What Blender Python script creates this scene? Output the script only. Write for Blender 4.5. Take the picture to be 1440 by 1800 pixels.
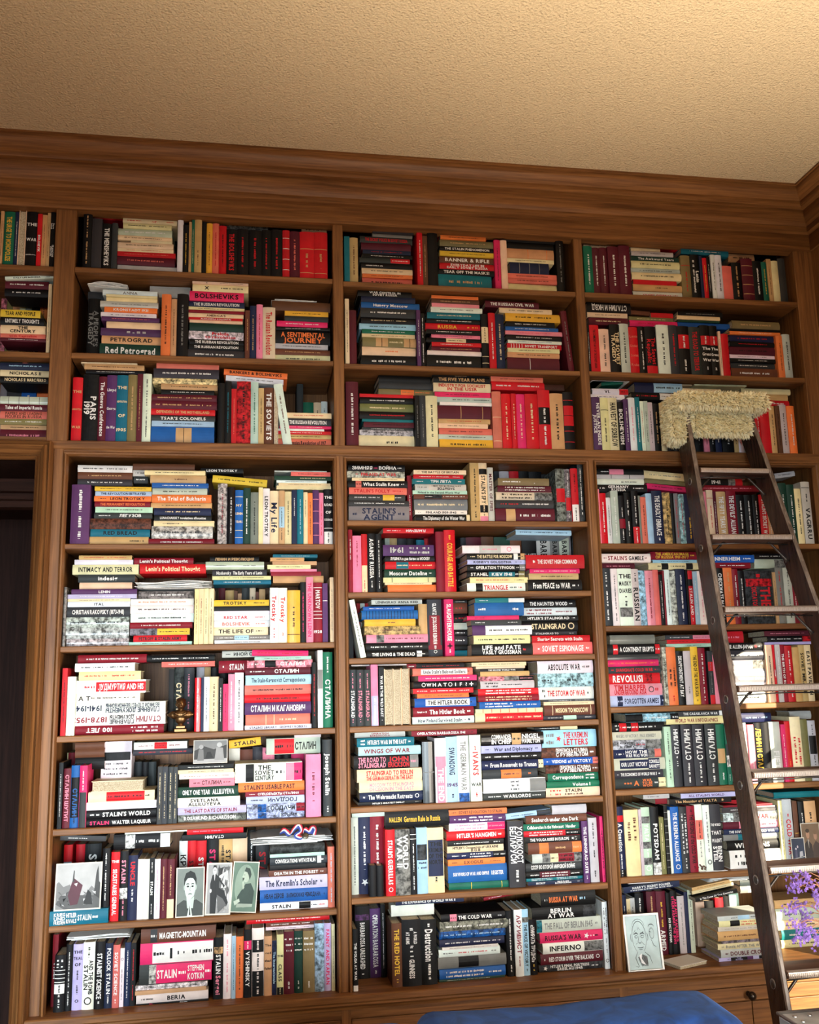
import bpy, bmesh, math, random, re
from mathutils import Vector, Matrix
for o in list(bpy.data.objects): bpy.data.objects.remove(o)
S = bpy.context.scene; COL = S.collection
random.seed(7)
# ------------------------------------------------------------------ camera
FPX = 1650.0; CZ = 1.70; CY = -3.4
M = [[0.98636036, 0.02299362, -0.16298660], [0.00631596, 0.98417844, 0.17706750], [0.16447932, -0.17568177, 0.97060933]]
cam = bpy.data.objects.new('camera', bpy.data.cameras.new('camera')); COL.objects.link(cam)
R_ = (M[0][0], M[0][2], -M[0][1]); U_ = (-M[1][0], -M[1][2], M[1][1]); B_ = (-M[2][0], -M[2][2], M[2][1])
cam.matrix_world = Matrix(((R_[0], U_[0], B_[0], 0), (R_[1], U_[1], B_[1], CY), (R_[2], U_[2], B_[2], CZ), (0, 0, 0, 1)))
cam.data.sensor_fit = 'HORIZONTAL'; cam.data.sensor_width = 36; cam.data.lens = 36 * FPX / 1440
cam.data.clip_start = 0.05; S.camera = cam
def ray(u, v):
    a = ((u - 720) / FPX, (v - 900) / FPX, 1)
    d = [sum(M[i][j] * a[i] for i in range(3)) for j in range(3)]
    return d[0], d[2], -d[1]
def at(u, v, y=0.0):                      # photo pixel -> (x, z) on the plane at depth y
    d = ray(u, v); t = (y - CY) / d[1]
    return d[0] * t, CZ + d[2] * t
# ------------------------------------------------------------------ light
S.view_settings.view_transform = 'Standard'; S.view_settings.look = 'None'
S.view_settings.gamma = 1; S.view_settings.use_curve_mapping = False
S.view_settings.exposure = 0.0
w = bpy.data.worlds.new('world'); S.world = w; w.use_nodes = True
bg = w.node_tree.nodes['Background']; bg.inputs[0].default_value = (0.75, 0.85, 1.0, 1); bg.inputs[1].default_value = 0.04
def look(o, d): o.rotation_euler = Vector(d).to_track_quat('-Z', 'Y').to_euler()
sun = bpy.data.objects.new('sun', bpy.data.lights.new('sun', 'SUN')); COL.objects.link(sun)
sun.data.energy = 22; sun.data.angle = 0.009; sun.data.color = (1, 0.86, 0.62); look(sun, (-0.60, 1.0, -0.33))
def area(name, loc, d, sx, sy, e, col):
    l = bpy.data.lights.new(name, 'AREA'); l.shape = 'RECTANGLE'; l.size = sx; l.size_y = sy; l.energy = e; l.color = col
    o = bpy.data.objects.new(name, l); COL.objects.link(o); o.location = loc; look(o, d); return o
r = area('window_light_right', (2.22, -2.7, 1.0), (-1, 0.95, -0.46), 2.2, 1.3, 140, (1.0, 0.92, 0.80)); r.data.spread = 2.0  # area lamp added before the solid right wall, for an assumed window's light
r = area('window_light_back', (-0.9, -6.0, 1.3), (0.12, 1, -0.44), 4.0, 1.6, 235, (0.80, 0.93, 1.0)); r.data.spread = 1.5  # frontal fill lamp added behind the camera
r = area('sunny_floor_bounce', (1.2, -3.1, 0.25), (0.12, 0.10, 1), 2.8, 1.6, 132, (1.0, 0.88, 0.68)); r.data.spread = 1.33  # unseen lamp added to lift the ceiling, standing in for sunlit floor bounce
# ------------------------------------------------------------------ helpers
def s2l(c): return tuple(((x / 255) / 12.92 if x / 255 <= 0.04045 else (((x / 255) + 0.055) / 1.055) ** 2.4) for x in c)
PAL = dict(k=(13, 13, 15), w=(226, 225, 222), c=(226, 206, 164), r=(192, 24, 34), dr=(128, 18, 36), m=(86, 24, 38), b=(28, 86, 160),
  n=(28, 36, 66), lb=(160, 196, 218), g=(22, 100, 75), dg=(24, 58, 46), t=(20, 105, 120), y=(222, 178, 56), o=(228, 118, 60),
  br=(98, 58, 42), ta=(196, 156, 108), gy=(122, 122, 120), dgy=(50, 52, 55), lgy=(186, 186, 180), p=(226, 132, 154), hp=(216, 40, 100),
  pu=(82, 46, 92), ol=(122, 114, 72), lv=(178, 178, 214), mt=(174, 206, 188), sal=(214, 108, 94))
NAME = dict(k='black', w='white', c='cream', r='red', dr='crimson', m='maroon', b='blue', n='navy', lb='pale blue', g='green',
  dg='dark green', t='teal', y='yellow', o='orange', br='brown', ta='tan', gy='grey', dgy='charcoal', lgy='light grey', p='pink',
  hp='hot pink', pu='purple', ol='olive', lv='lavender', mt='mint', sal='salmon')
LIN = {k: s2l(v) for k, v in PAL.items()}
def mat(name, base=(0.5, 0.5, 0.5), rough=0.5, metal=0.0, fn=None, spec=0.5, coat=0):
    m = bpy.data.materials.new(name); m.use_nodes = True; nt = m.node_tree; b = nt.nodes['Principled BSDF']
    b.inputs['Base Color'].default_value = (*base, 1); b.inputs['Roughness'].default_value = rough; b.inputs['Metallic'].default_value = metal
    b.inputs['Specular IOR Level'].default_value = spec; b.inputs['Coat Weight'].default_value = coat
    if fn: fn(nt, b)
    return m
def N(nt, t, **k):
    n = nt.nodes.new(t)
    for a, v in k.items():
        if a.startswith('i_'): n.inputs[a[2:]].default_value = v
        else: setattr(n, a, v)
    return n
def wood(name, axis, c0, c1, rough=0.46, bump=0.12, spec=0.3):
    def fn(nt, b):
        L = nt.links; tc = N(nt, 'ShaderNodeTexCoord'); mp = N(nt, 'ShaderNodeMapping')
        sc = [26, 26, 26]; sc[axis] = 1.1; mp.inputs['Scale'].default_value = sc
        L.new(tc.outputs['Object'], mp.inputs[0])
        n1 = N(nt, 'ShaderNodeTexNoise'); n1.inputs['Scale'].default_value = 2.2; n1.inputs['Detail'].default_value = 8; n1.inputs['Distortion'].default_value = 0.9
        n2 = N(nt, 'ShaderNodeTexNoise'); n2.inputs['Scale'].default_value = 9; n2.inputs['Detail'].default_value = 4
        L.new(mp.outputs[0], n1.inputs[0]); L.new(mp.outputs[0], n2.inputs[0])
        ad = N(nt, 'ShaderNodeMath', operation='MULTIPLY_ADD'); ad.inputs[1].default_value = 0.45
        L.new(n2.outputs[0], ad.inputs[0]); L.new(n1.outputs[0], ad.inputs[2])
        r = N(nt, 'ShaderNodeValToRGB'); r.color_ramp.elements[0].position = 0.48; r.color_ramp.elements[1].position = 0.92
        r.color_ramp.elements[0].color = (*c0, 1); r.color_ramp.elements[1].color = (*c1, 1)
        L.new(ad.outputs[0], r.inputs[0]); L.new(r.outputs[0], b.inputs['Base Color'])
        bp = N(nt, 'ShaderNodeBump'); bp.inputs['Strength'].default_value = bump; bp.inputs['Distance'].default_value = 0.002
        L.new(ad.outputs[0], bp.inputs['Height']); L.new(bp.outputs[0], b.inputs['Normal'])
    return mat(name, rough=rough, fn=fn, spec=spec)
WC0, WC1 = (0.100, 0.037, 0.011), (0.275, 0.116, 0.036)
WX, WY, WZ = wood('oak_along_x', 0, WC0, WC1), wood('oak_along_y', 1, WC0, WC1), wood('oak_along_z', 2, WC0, WC1)
def tag(o, label=None, cat=None, group=None, kind=None):
    if label: o['label'] = label
    if cat: o['category'] = cat
    if group: o['group'] = group
    if kind: o['kind'] = kind
    return o
def empty(name, loc=(0, 0, 0), label=None, cat=None, group=None):
    o = bpy.data.objects.new(name, None); COL.objects.link(o); o.location = loc; o.empty_display_size = 0.05
    return tag(o, label, cat, group)
def mobj(name, verts, faces, m, parent=None, loc=(0, 0, 0), smooth=False, mi=None, cols=None):
    me = bpy.data.meshes.new(name); me.from_pydata(verts, [], faces)
    for x in (m if isinstance(m, (list, tuple)) else [m]): me.materials.append(x)
    if mi: me.polygons.foreach_set('material_index', mi)
    if cols:
        ca = me.color_attributes.new('Col', 'FLOAT_COLOR', 'CORNER'); fl = []
        for f, c in zip(faces, cols):
            for _ in f: fl.extend(c)
        ca.data.foreach_set('color', fl)
    if smooth: me.polygons.foreach_set('use_smooth', [True] * len(faces))
    me.update(); o = bpy.data.objects.new(name, me); COL.objects.link(o); o.location = loc
    if parent: o.parent = parent
    return o
class MB:
    def __init__(s): s.v = []; s.f = []; s.mi = []
    def add(s, v, f, mi=0):
        n = len(s.v); s.v += [tuple(x) for x in v]; s.f += [tuple(i + n for i in q) for q in f]; s.mi += [mi] * len(f)
    def box(s, x0, x1, y0, y1, z0, z1, mi=0, bev=0.0, T=None):
        if bev:
            bm = bmesh.new(); bmesh.ops.create_cube(bm, size=1)
            for q in bm.verts: q.co = Vector(((x0 + x1) / 2 + q.co.x * (x1 - x0), (y0 + y1) / 2 + q.co.y * (y1 - y0), (z0 + z1) / 2 + q.co.z * (z1 - z0)))
            bmesh.ops.bevel(bm, geom=bm.edges[:], offset=bev, segments=2, affect='EDGES', profile=0.5)
            s.bm(bm, mi, T); return s
        v = [(x, y, z) for x in (x0, x1) for y in (y0, y1) for z in (z0, z1)]
        if T: v = [T @ Vector(p) for p in v]
        s.add(v, [(0, 1, 3, 2), (4, 6, 7, 5), (0, 4, 5, 1), (2, 3, 7, 6), (0, 2, 6, 4), (1, 5, 7, 3)], mi); return s
    def bm(s, bm, mi=0, T=None):
        bm.verts.index_update()
        s.add([(T @ q.co if T else q.co) for q in bm.verts], [[q.index for q in f.verts] for f in bm.faces], mi); bm.free(); return s
    def prism(s, prof, axis, a0, a1, mi=0, m0=None, m1=None):   # profile of 2D points swept along an axis, optional mitre fn
        n = len(prof); V = []
        for k, a in enumerate((a0, a1)):
            for p in prof:
                aa = a + ((m0 if k == 0 else m1)(p) if (m0 if k == 0 else m1) else 0)
                V.append((aa, p[0], p[1]) if axis == 0 else (p[0], aa, p[1]) if axis == 1 else (p[0], p[1], aa))
        F = [(i, (i + 1) % n, n + (i + 1) % n, n + i) for i in range(n)] + [tuple(range(n))[::-1], tuple(range(n, 2 * n))]
        s.add(V, F, mi); return s
    def tube(s, pts, r, n=8, mi=0):
        rs = r if isinstance(r, (list, tuple)) else [r] * len(pts); pts = [Vector(p) for p in pts]; V = []; up = None
        for i, p in enumerate(pts):
            d = (pts[min(i + 1, len(pts) - 1)] - pts[max(i - 1, 0)]).normalized()
            if up is None: up = Vector((0, 0, 1)) if abs(d.z) < 0.9 else Vector((1, 0, 0))
            x = d.cross(up).normalized(); up = x.cross(d).normalized()
            for k in range(n):
                a = 2 * math.pi * k / n; V.append(p + (x * math.cos(a) + up * math.sin(a)) * rs[i])
        F = [(i * n + k, i * n + (k + 1) % n, (i + 1) * n + (k + 1) % n, (i + 1) * n + k) for i in range(len(pts) - 1) for k in range(n)]
        F += [tuple(range(n))[::-1], tuple(range((len(pts) - 1) * n, len(pts) * n))]
        s.add(V, F, mi); return s
    def lathe(s, prof, T=None, n=24, mi=0):     # prof (r, z)
        V = [(r * math.cos(2 * math.pi * k / n), r * math.sin(2 * math.pi * k / n), z) for r, z in prof for k in range(n)]
        if T: V = [T @ Vector(p) for p in V]
        F = [(i * n + k, i * n + (k + 1) % n, (i + 1) * n + (k + 1) % n, (i + 1) * n + k) for i in range(len(prof) - 1) for k in range(n)]
        F += [tuple(range(n))[::-1], tuple(range((len(prof) - 1) * n, len(prof) * n))]
        s.add(V, F, mi); return s
    def build(s, name, m, parent=None, loc=(0, 0, 0), smooth=False): return mobj(name, s.v, s.f, m, parent, loc, smooth, s.mi)
def autosmooth(o, deg=40):
    me = o.data; me.polygons.foreach_set('use_smooth', [True] * len(me.polygons))
    bm = bmesh.new(); bm.from_mesh(me); bmesh.ops.recalc_face_normals(bm, faces=bm.faces)
    for e in bm.edges: e.smooth = not (len(e.link_faces) == 2 and e.calc_face_angle(0) > math.radians(deg))
    bm.to_mesh(me); bm.free(); return o
# ------------------------------------------------------------------ the room
XR = 2.335; ZC = 3.685; YC = -0.13
def plaster(nt, b):
    L = nt.links; tc = N(nt, 'ShaderNodeTexCoord'); n = N(nt, 'ShaderNodeTexNoise'); n.inputs['Scale'].default_value = 150; n.inputs['Detail'].default_value = 6
    n2 = N(nt, 'ShaderNodeTexVoronoi'); n2.inputs['Scale'].default_value = 110
    L.new(tc.outputs['Object'], n.inputs[0]); L.new(tc.outputs['Object'], n2.inputs['Vector'])
    a = N(nt, 'ShaderNodeMath', operation='MULTIPLY_ADD'); a.inputs[1].default_value = 0.4; L.new(n2.outputs[0], a.inputs[0]); L.new(n.outputs[0], a.inputs[2])
    bp = N(nt, 'ShaderNodeBump'); bp.inputs['Strength'].default_value = 1.0; bp.inputs['Distance'].default_value = 0.010
    L.new(a.outputs[0], bp.inputs['Height']); L.new(bp.outputs[0], b.inputs['Normal'])
CEIL = mat('stucco_plaster', (0.74, 0.585, 0.385), 0.95, fn=plaster, spec=0.1)
PLAST = mat('wall_plaster', (0.62, 0.50, 0.34), 0.9, spec=0.2)
tag(MB().box(-4.2, XR + 0.02, -8.5, 0.42, ZC, ZC + 0.06).build('ceiling', CEIL), kind='structure')
tag(MB().box(-4.2, 5.0, -6.4, 1.4, -0.06, 0.0).build('floor', wood('floor_oak', 1, (0.12, 0.06, 0.03), (0.30, 0.17, 0.08))), kind='structure')
wb = MB().box(-4.2, XR + 0.1, 0.385, 0.42, 2.50, ZC).box(-0.80, XR + 0.1, 0.385, 0.42, 0, 2.50)
tag(wb.build('wall_back', PLAST), kind='structure')
# right wall with an assumed, unseen window slit, shaped to aim the sun patch
W0, W1, WZ0, WZ1 = -0.94, -0.46, 0.35, 2.10
wr = MB()
wr.box(XR, XR + 0.10, W1, 0.42, 0, ZC).box(XR, XR + 0.10, -1.55, W0, 0, ZC).box(XR, XR + 0.10, W0, W1, WZ1, ZC).box(XR, XR + 0.10, W0, W1, 0, WZ0)
wr.box(XR, XR + 0.10, -0.57, W1, 1.02, WZ1)
wr.box(XR, XR + 0.10, -8.5, -1.55, 0, ZC)
tag(wr.build('wall_right', WZ), kind='structure')
wf = MB()
for a, b in ((W0, W0 + 0.03), (W1 - 0.03, W1)): wf.box(XR + 0.02, XR + 0.07, a, b, WZ0, WZ1 if a == W0 else 1.02)
wf.box(XR + 0.02, XR + 0.07, W0, W1, WZ0, WZ0 + 0.04).box(XR + 0.02, XR + 0.07, W0, W1, WZ1 - 0.04, WZ1).box(XR + 0.03, XR + 0.06, W0, W1, 1.60, 1.625)
tag(wf.build('assumed_window_1', WZ), kind='structure')  # frame of the assumed window, out of view
# crown moulding: stepped profile in (y, z), mitred into the right-hand run
CR = [(0.05, 0), (0.05, -0.235), (-0.012, -0.235), (-0.016, -0.222), (-0.012, -0.212), (-0.012, -0.165), (-0.030, -0.160), (-0.034, -0.146),
      (-0.030, -0.136), (-0.036, -0.128), (-0.052, -0.112), (-0.060, -0.092), (-0.060, -0.080), (-0.083, -0.078), (-0.090, -0.066), (-0.088, -0.054),
      (-0.100, -0.046), (-0.116, -0.030), (-0.124, -0.018), (-0.124, -0.010), (-0.130, -0.008), (-0.130, 0)]
crown = [(y, ZC + z) for y, z in CR]
m = MB(); m.prism(crown, 0, -4.0, XR, m1=lambda p: p[0])
tag(autosmooth(m.build('trim_1', WX), 50), kind='structure')
m = MB(); m.prism([(XR + y, z) for y, z in crown], 1, -4.5, 0.0, m1=lambda p: (p[0] - XR))
tag(autosmooth(m.build('trim_2', WY), 50), kind='structure')
# ------------------------------------------------------------------ the built-in bookcase
case = empty('bookcase', (0, 0, 0), 'tall built-in oak bookcase filling the wall up to the crown moulding', 'bookcase')
ZL = CZ - 1.034; ZM = CZ + 0.868
XB = {'A': (-3.6, -0.728), 'B': (-0.655, 0.298), 'C': (0.338, 1.277), 'D': (1.314, 2.25)}
ROWS = {'A': [1.527, 1.195, 0.868], 'B': [1.530, 1.198, 0.868, 0.4955, 0.139, -0.162, -0.464, -0.767, -1.034],
        'C': [1.523, 1.190, 0.868, 0.584, 0.3175, 0.080, -0.161, -0.436, -0.738, -1.034],
        'D': [1.524, 1.191, 0.868, 0.4985, 0.1825, -0.1195, -0.418, -0.724, -1.034]}
ROWS = {k: [CZ + z for z in v] for k, v in ROWS.items()}
TH = 0.021; DEP = 0.375; ZTOP = CZ + 1.842; ZLT = CZ + 0.815
def clear_top(bay, i):                      # underside above row i (0-based)
    if i == 0: return ZTOP + 0.03
    if i == 3: return ZLT + 0.012
    return ROWS[bay][i - 1] - TH
edge = lambda x0, x1, y, z0, z1: [(y + 0.004, z0), (y, z0 + 0.004), (y, z1 - 0.004), (y + 0.004, z1)]
for k in range(5):
    pass
for bay, (x0, x1) in XB.items():
    for i, z in enumerate(ROWS[bay]):
        if i == 2 or i == len(ROWS[bay]) - 1 and bay != 'A': continue
        m = MB(); yf = 0.006
        prof = [(DEP, z - TH), (yf + 0.003, z - TH), (yf, z - TH + 0.003), (yf, z - 0.003), (yf + 0.003, z), (DEP, z)]
        m.prism(prof, 0, x0 + 0.001, x1 - 0.001); m.build('shelf', WX, case)
# stiles with partitions behind
def stile(x0, x1, z0, z1, name='stile'):
    m = MB(); c = 0.003
    m.prism([(x0, 0.022), (x0, c), (x0 + c, 0), (x1 - c, 0), (x1, c), (x1, 0.022)], 2, z0, z1); return m.build(name, WZ, case)
stile(-0.728, -0.655, ZM - 0.004, ZTOP + 0.02)
for a, b in ((0.298, 0.338), (1.277, 1.314)):
    stile(a, b, ZM - 0.004, ZTOP + 0.02); stile(a + 0.004, b - 0.003, ZL, ZLT + 0.01)
stile(2.25, XR, ZM - 0.004, ZTOP + 0.02); stile(2.25, XR, ZL, ZLT + 0.01)
for a, b in ((0.302, 0.334), (1.281, 1.310)):
    MB().box(a, b, 0.020, DEP, ZL, ZTOP + 0.03).build('partition', WZ, case)
MB().box(-0.700, -0.661, 0.020, DEP, 0.0, ZTOP + 0.03).build('partition', WZ, case)
MB().box(2.256, 2.30, 0.020, DEP, ZL, ZTOP + 0.03).build('partition', WZ, case)
MB().box(-0.69, 2.27, DEP, DEP + 0.009, 0.1, ZTOP + 0.04).build('back_panel', WZ, case)
MB().box(-3.6, -0.69, DEP, DEP + 0.009, ZM - 0.03, ZTOP + 0.04).build('back_panel', WZ, case)
# frieze above the openings
m = MB(); m.prism([(0.022, ZTOP), (0.004, ZTOP), (0, ZTOP + 0.004), (0, ZC - 0.20), (0.022, ZC - 0.20)], 0, -4.0, XR); m.build('frieze', WX, case)
MB().box(-3.7, XR, 0.02, DEP, ZTOP + 0.03, ZTOP + 0.055).build('top_board', WX, case)
# beads around the upper openings
def bead(x0, x1, zt, zb, r=0.008, sides=True, name='bead'):
    m = MB(); m.tube([(x0, 0.001, zt), (x1, 0.001, zt)], r, 10); 
    o = m.build(name, WX, case, smooth=True)
for bay, (x0, x1) in XB.items(): bead(x0 + 0.002, x1 - 0.002, ZTOP - 0.001, 0)
# middle rail with the moulded face
PR = [(0.022, ZM), (0.003, ZM), (-0.002, ZM - 0.004), (-0.002, ZM - 0.030), (0.002, ZM - 0.034), (0.002, ZLT + 0.006), (0.006, ZLT), (0.022, ZLT)]
m = MB(); m.prism(PR, 0, -0.728, XR); m.build('middle_rail', WX, case)
MB().box(-3.6, 2.30, 0.02, DEP, ZM - 0.024, ZM).build('middle_board', WX, case)
MB().box(-0.70, 2.30, 0.02, DEP, ZLT + 0.012, ZLT + 0.030).build('middle_underside', WX, case)
# moulded frames of the lower openings (raised ogee beads)
def frame(x0, x1, left=True):
    zt = ZLT; w_ = 0.014; P = [(0, 0.016), (0.0, -0.004), (0.004, -0.010), (0.009, -0.008), (w_, 0.004), (w_, 0.016)]
    m = MB(); m.prism([(q[1], zt - q[0] + 0.010) for q in P], 0, x0 - 0.006, x1 + 0.006); autosmooth(m.build('frame_moulding', WX, case))
    for sx, xx in ((1, x0), (-1, x1)):
        m = MB(); m.prism([(xx + sx * (q[0] - 0.008), q[1]) for q in P], 2, ZL, zt + 0.004); autosmooth(m.build('frame_moulding', WZ, case))
for b in 'BCD': frame(*XB[b])
# left jamb of the lower case and the door casing
XD = -0.757
stile(-0.700, -0.664, 0.0, ZM - 0.03)
cz = at(30, 806)[1]
CA = [(0, 0.03), (0, -0.006), (0.010, -0.012), (0.018, -0.006), (0.030, -0.010), (0.055, -0.030), (0.066, -0.034), (0.074, -0.024), (0.085, -0.020), (0.094, -0.028), (0.102, -0.022), (0.104, 0.03)]
xw = 0.104; sc = (-0.699 - XD) / xw; CA = [(a, b * 1.7 if b < 0.02 else b) for a, b in CA]
cm = MB(); cm.prism([(XD + q[0] * sc, q[1]) for q in CA], 2, 0, cz, m1=lambda p: (p[0] - XD)); 
tag(autosmooth(cm.build('trim_3', WZ), 35), kind='structure')
cm = MB(); cm.prism([(q[1], cz + q[0] * sc) for q in CA], 0, -3.2, XD, m1=lambda p: (p[1] - cz))
tag(autosmooth(cm.build('trim_4', WX), 35), kind='structure')
m = MB(); m.prism([(0.022, ZM), (0.003, ZM), (-0.002, ZM - 0.004), (-0.002, ZM - 0.05), (0.022, ZM - 0.05)], 0, -3.6, -0.728); m.build('middle_rail', WX, case)
MB().box(-3.6, -0.66, 0.003, 0.022, cz + 0.08, ZM - 0.04).build('door_header', WX, case)
# passage behind the doorway: jambs, head panels and a dark door leaf further back
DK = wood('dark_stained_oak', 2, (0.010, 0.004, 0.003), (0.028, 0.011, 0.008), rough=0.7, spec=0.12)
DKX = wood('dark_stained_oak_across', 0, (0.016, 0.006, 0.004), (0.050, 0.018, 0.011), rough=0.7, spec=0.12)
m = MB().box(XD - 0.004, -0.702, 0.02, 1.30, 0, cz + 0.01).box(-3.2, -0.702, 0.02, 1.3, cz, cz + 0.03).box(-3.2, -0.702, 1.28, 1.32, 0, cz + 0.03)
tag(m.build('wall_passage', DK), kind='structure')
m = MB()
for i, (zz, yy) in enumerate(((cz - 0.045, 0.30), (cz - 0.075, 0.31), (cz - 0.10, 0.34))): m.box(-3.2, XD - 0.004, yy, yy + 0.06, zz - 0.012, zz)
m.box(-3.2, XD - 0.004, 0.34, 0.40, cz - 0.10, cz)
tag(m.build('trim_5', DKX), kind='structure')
# ledge, slides, knobs, base cabinet
YL = -0.042
LP = [(DEP, ZL), (YL + 0.004, ZL), (YL, ZL - 0.003), (YL, ZL - 0.020), (YL + 0.006, ZL - 0.026), (YL + 0.006, ZL - 0.032), (YL + 0.014, ZL - 0.040), (YL + 0.016, ZL - 0.048), (DEP, ZL - 0.048)]
m = MB(); m.prism(LP, 0, -0.705, XR); m.build('ledge', WX, case)
yb = YL + 0.024
MB().box(-0.700, XR, yb + 0.012, DEP, 0.0, ZL - 0.048).build('base_carcass', WX, case)
KN = mat('dark_bronze_knob', (0.045, 0.035, 0.028), 0.28, 0.8)
def knob(parent, x, y, z):
    T = Matrix.Translation((x, y, z)) @ Matrix.Rotation(math.pi / 2, 4, 'X')
    m = MB().lathe([(0.009, -0.001), (0.009, 0.004), (0.0055, 0.008), (0.0055, 0.016), (0.012, 0.021), (0.0155, 0.028), (0.0135, 0.036), (0.006, 0.041), (0.0005, 0.042)], T, 24)
    m.build('knob', KN, parent, smooth=True)
zs1 = at(1100, 1744)[1]; zs1 = ZL - 0.082; zs0 = zs1 - 0.045
for x0, x1, kx in ((-0.66, 0.300, None), (0.338, 1.280, at(857, 1778, yb)[0]), (1.318, 2.24, at(1322, 1740, yb - 0.03)[0])):
    o = MB().box(x0, x1, yb, yb + 0.011, zs0, zs1, bev=0.0015).build('pull_out_slide', WX, case)
    if kx is None: kx = -0.18
    knob(o, kx, yb, (zs0 + zs1) / 2)
    xm = (x0 + x1) / 2
    for a, b in ((x0, xm - 0.0015), (xm + 0.0015, x1)):
        d = MB().box(a, b, yb, yb + 0.011, 0.10, zs0 - 0.004, bev=0.0015); d = d.build('cabinet_door', WX, case)
MB().box(-0.700, XR, yb + 0.002, yb + 0.012, zs1 + 0.003, ZL - 0.047).build('apron', WX, case)
for a, b in ((-0.700, -0.664), (0.303, 0.335), (1.283, 1.315), (2.243, XR)):
    MB().box(a, b, yb + 0.001, yb + 0.011, 0.0, ZL - 0.047).build('base_stile', WZ, case)
# ------------------------------------------------------------------ the leaning library ladder
P0 = Vector((1.65875, -0.17438, 2.45045)); DV = Vector((-0.023154, -0.091926, -0.268772))
NB = Vector((0, 0.9462, -0.3236)); RT = 0.0175; RD = 0.104
LDW = wood('ladder_dark_wood', 2, (0.020, 0.010, 0.007), (0.070, 0.034, 0.022), rough=0.27)
EDGE = wood('ladder_edge_sheen', 2, (0.075, 0.052, 0.040), (0.27, 0.21, 0.17), rough=0.28, spec=0.6)  # reflected sheen on the rail fronts put into a paler wood colour
LDX = wood('ladder_tread_wood', 0, (0.030, 0.014, 0.009), (0.115, 0.055, 0.034), rough=0.38)
IRON = mat('dark_iron', (0.10, 0.085, 0.075), 0.4, 0.85); NOSE = mat('tread_strip', (0.62, 0.54, 0.48), 0.36, 0.7)
STEEL = mat('worn_steel', (0.42, 0.40, 0.38), 0.38, 0.9)
lad = empty('ladder', (0, 0, 0), 'dark wooden library ladder leaning against the right bay of the bookcase', 'ladder')
pk = lambda k, side: P0 + DV * k + (Vector((0.2827 + 0.0372 * k, 0, 0)) if side else Vector())
kend = P0.z / -DV.z
for side in (0, 1):
    m = MB(); a, b = pk(-0.92, side), pk(kend - 0.012, side); s = 1 if side else -1; c = 0.004
    prof = [(0, c), (0, RD - c), (s * c, RD), (s * (RT - c), RD), (s * RT, RD - c), (s * RT, c), (s * (RT - c), 0), (s * c, 0)]
    V = [q + Vector((x, 0, 0)) + NB * d for q in (a, b) for x, d in prof]; n = 8
    for i in range(n, 2 * n): V[i].z = max(V[i].z, 0.001)
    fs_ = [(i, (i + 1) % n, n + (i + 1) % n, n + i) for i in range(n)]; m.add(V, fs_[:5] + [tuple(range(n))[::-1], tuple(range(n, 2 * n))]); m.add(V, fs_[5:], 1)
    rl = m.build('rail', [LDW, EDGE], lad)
    if side == 0:
        for k in range(0, 9):
            q = pk(k, 0) + Vector((-RT, 0, 0)) + NB * 0.055 + DV * 0.06; T = Matrix.Translation(q) @ Matrix.Rotation(-math.pi / 2, 4, 'Y')
            m = MB(); m.lathe([(0.0145, -0.001), (0.0145, 0.0012), (0.0125, 0.002), (0.0115, 0.001), (0.006, 0.001), (0.0055, 0.003), (0.0005, 0.0032)], T, 20).lathe([(0.0105, 0.0012), (0.0105, 0.0028), (0.0060, 0.0036), (0.0005, 0.0037)], T, 20, 1); m.build('bolt_washer', [STEEL, IRON], rl, smooth=True)
for k in range(0, 9):
    a, b = pk(k, 0), pk(k, 1); m = MB()
    prof = [(a.y + 0.094, a.z + 0.011), (a.y + 0.006, a.z + 0.011), (a.y - 0.002, a.z + 0.007), (a.y - 0.004, a.z), (a.y - 0.002, a.z - 0.007), (a.y + 0.006, a.z - 0.011), (a.y + 0.094, a.z - 0.011)]
    m.prism(prof, 0, a.x, b.x); t_ = autosmooth(m.build('tread', LDX, lad), 50)
    m = MB()                                       # ribbed metal nosing strip on the tread
    m.prism([(a.y + 0.007, a.z + 0.0112), (a.y - 0.003, a.z + 0.0078), (a.y - 0.0052, a.z), (a.y - 0.003, a.z - 0.0075), (a.y - 0.0042, a.z - 0.008), (a.y - 0.0064, a.z), (a.y - 0.0042, a.z + 0.0088), (a.y + 0.006, a.z + 0.0125)], 0, a.x + 0.004, b.x - 0.004)
    nr = int((b.x - a.x) / 0.006)
    for i in range(nr): m.box(a.x + 0.006 + i * 0.006, a.x + 0.009 + i * 0.006, a.y - 0.0074, a.y - 0.005, a.z - 0.006, a.z + 0.006)
    m.build('tread_nosing', NOSE, t_)
    for s, e in ((1, a), (-1, b)):
        m = MB(); y = a.y + 0.045; m.tube([(e.x + s * 0.075, y, a.z - 0.012), (e.x + s * 0.062, y, a.z - 0.018), (e.x + s * 0.010, y, a.z - 0.072), (e.x + s * 0.002, y, a.z - 0.084)], [0.0045, 0.0045, 0.0045, 0.008], 8); m.build('brace', IRON, lad, smooth=True)
    m = MB(); m.tube([(a.x + 0.003, a.y + 0.03, a.z - 0.022), ((a.x + b.x) / 2, a.y + 0.03, a.z - 0.016), (b.x - 0.003, a.y + 0.03, a.z - 0.022)], 0.0024, 8); m.build('tie_rod', IRON, lad, smooth=True)
ta, tb = pk(-0.92, 0), pk(-0.92, 1)
MB().box(ta.x - 0.03, tb.x + 0.03, ta.y - 0.010, ta.y + 0.085, ta.z + 0.001, ta.z + 0.022, bev=0.004).build('top_platform', LDX, lad)
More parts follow.
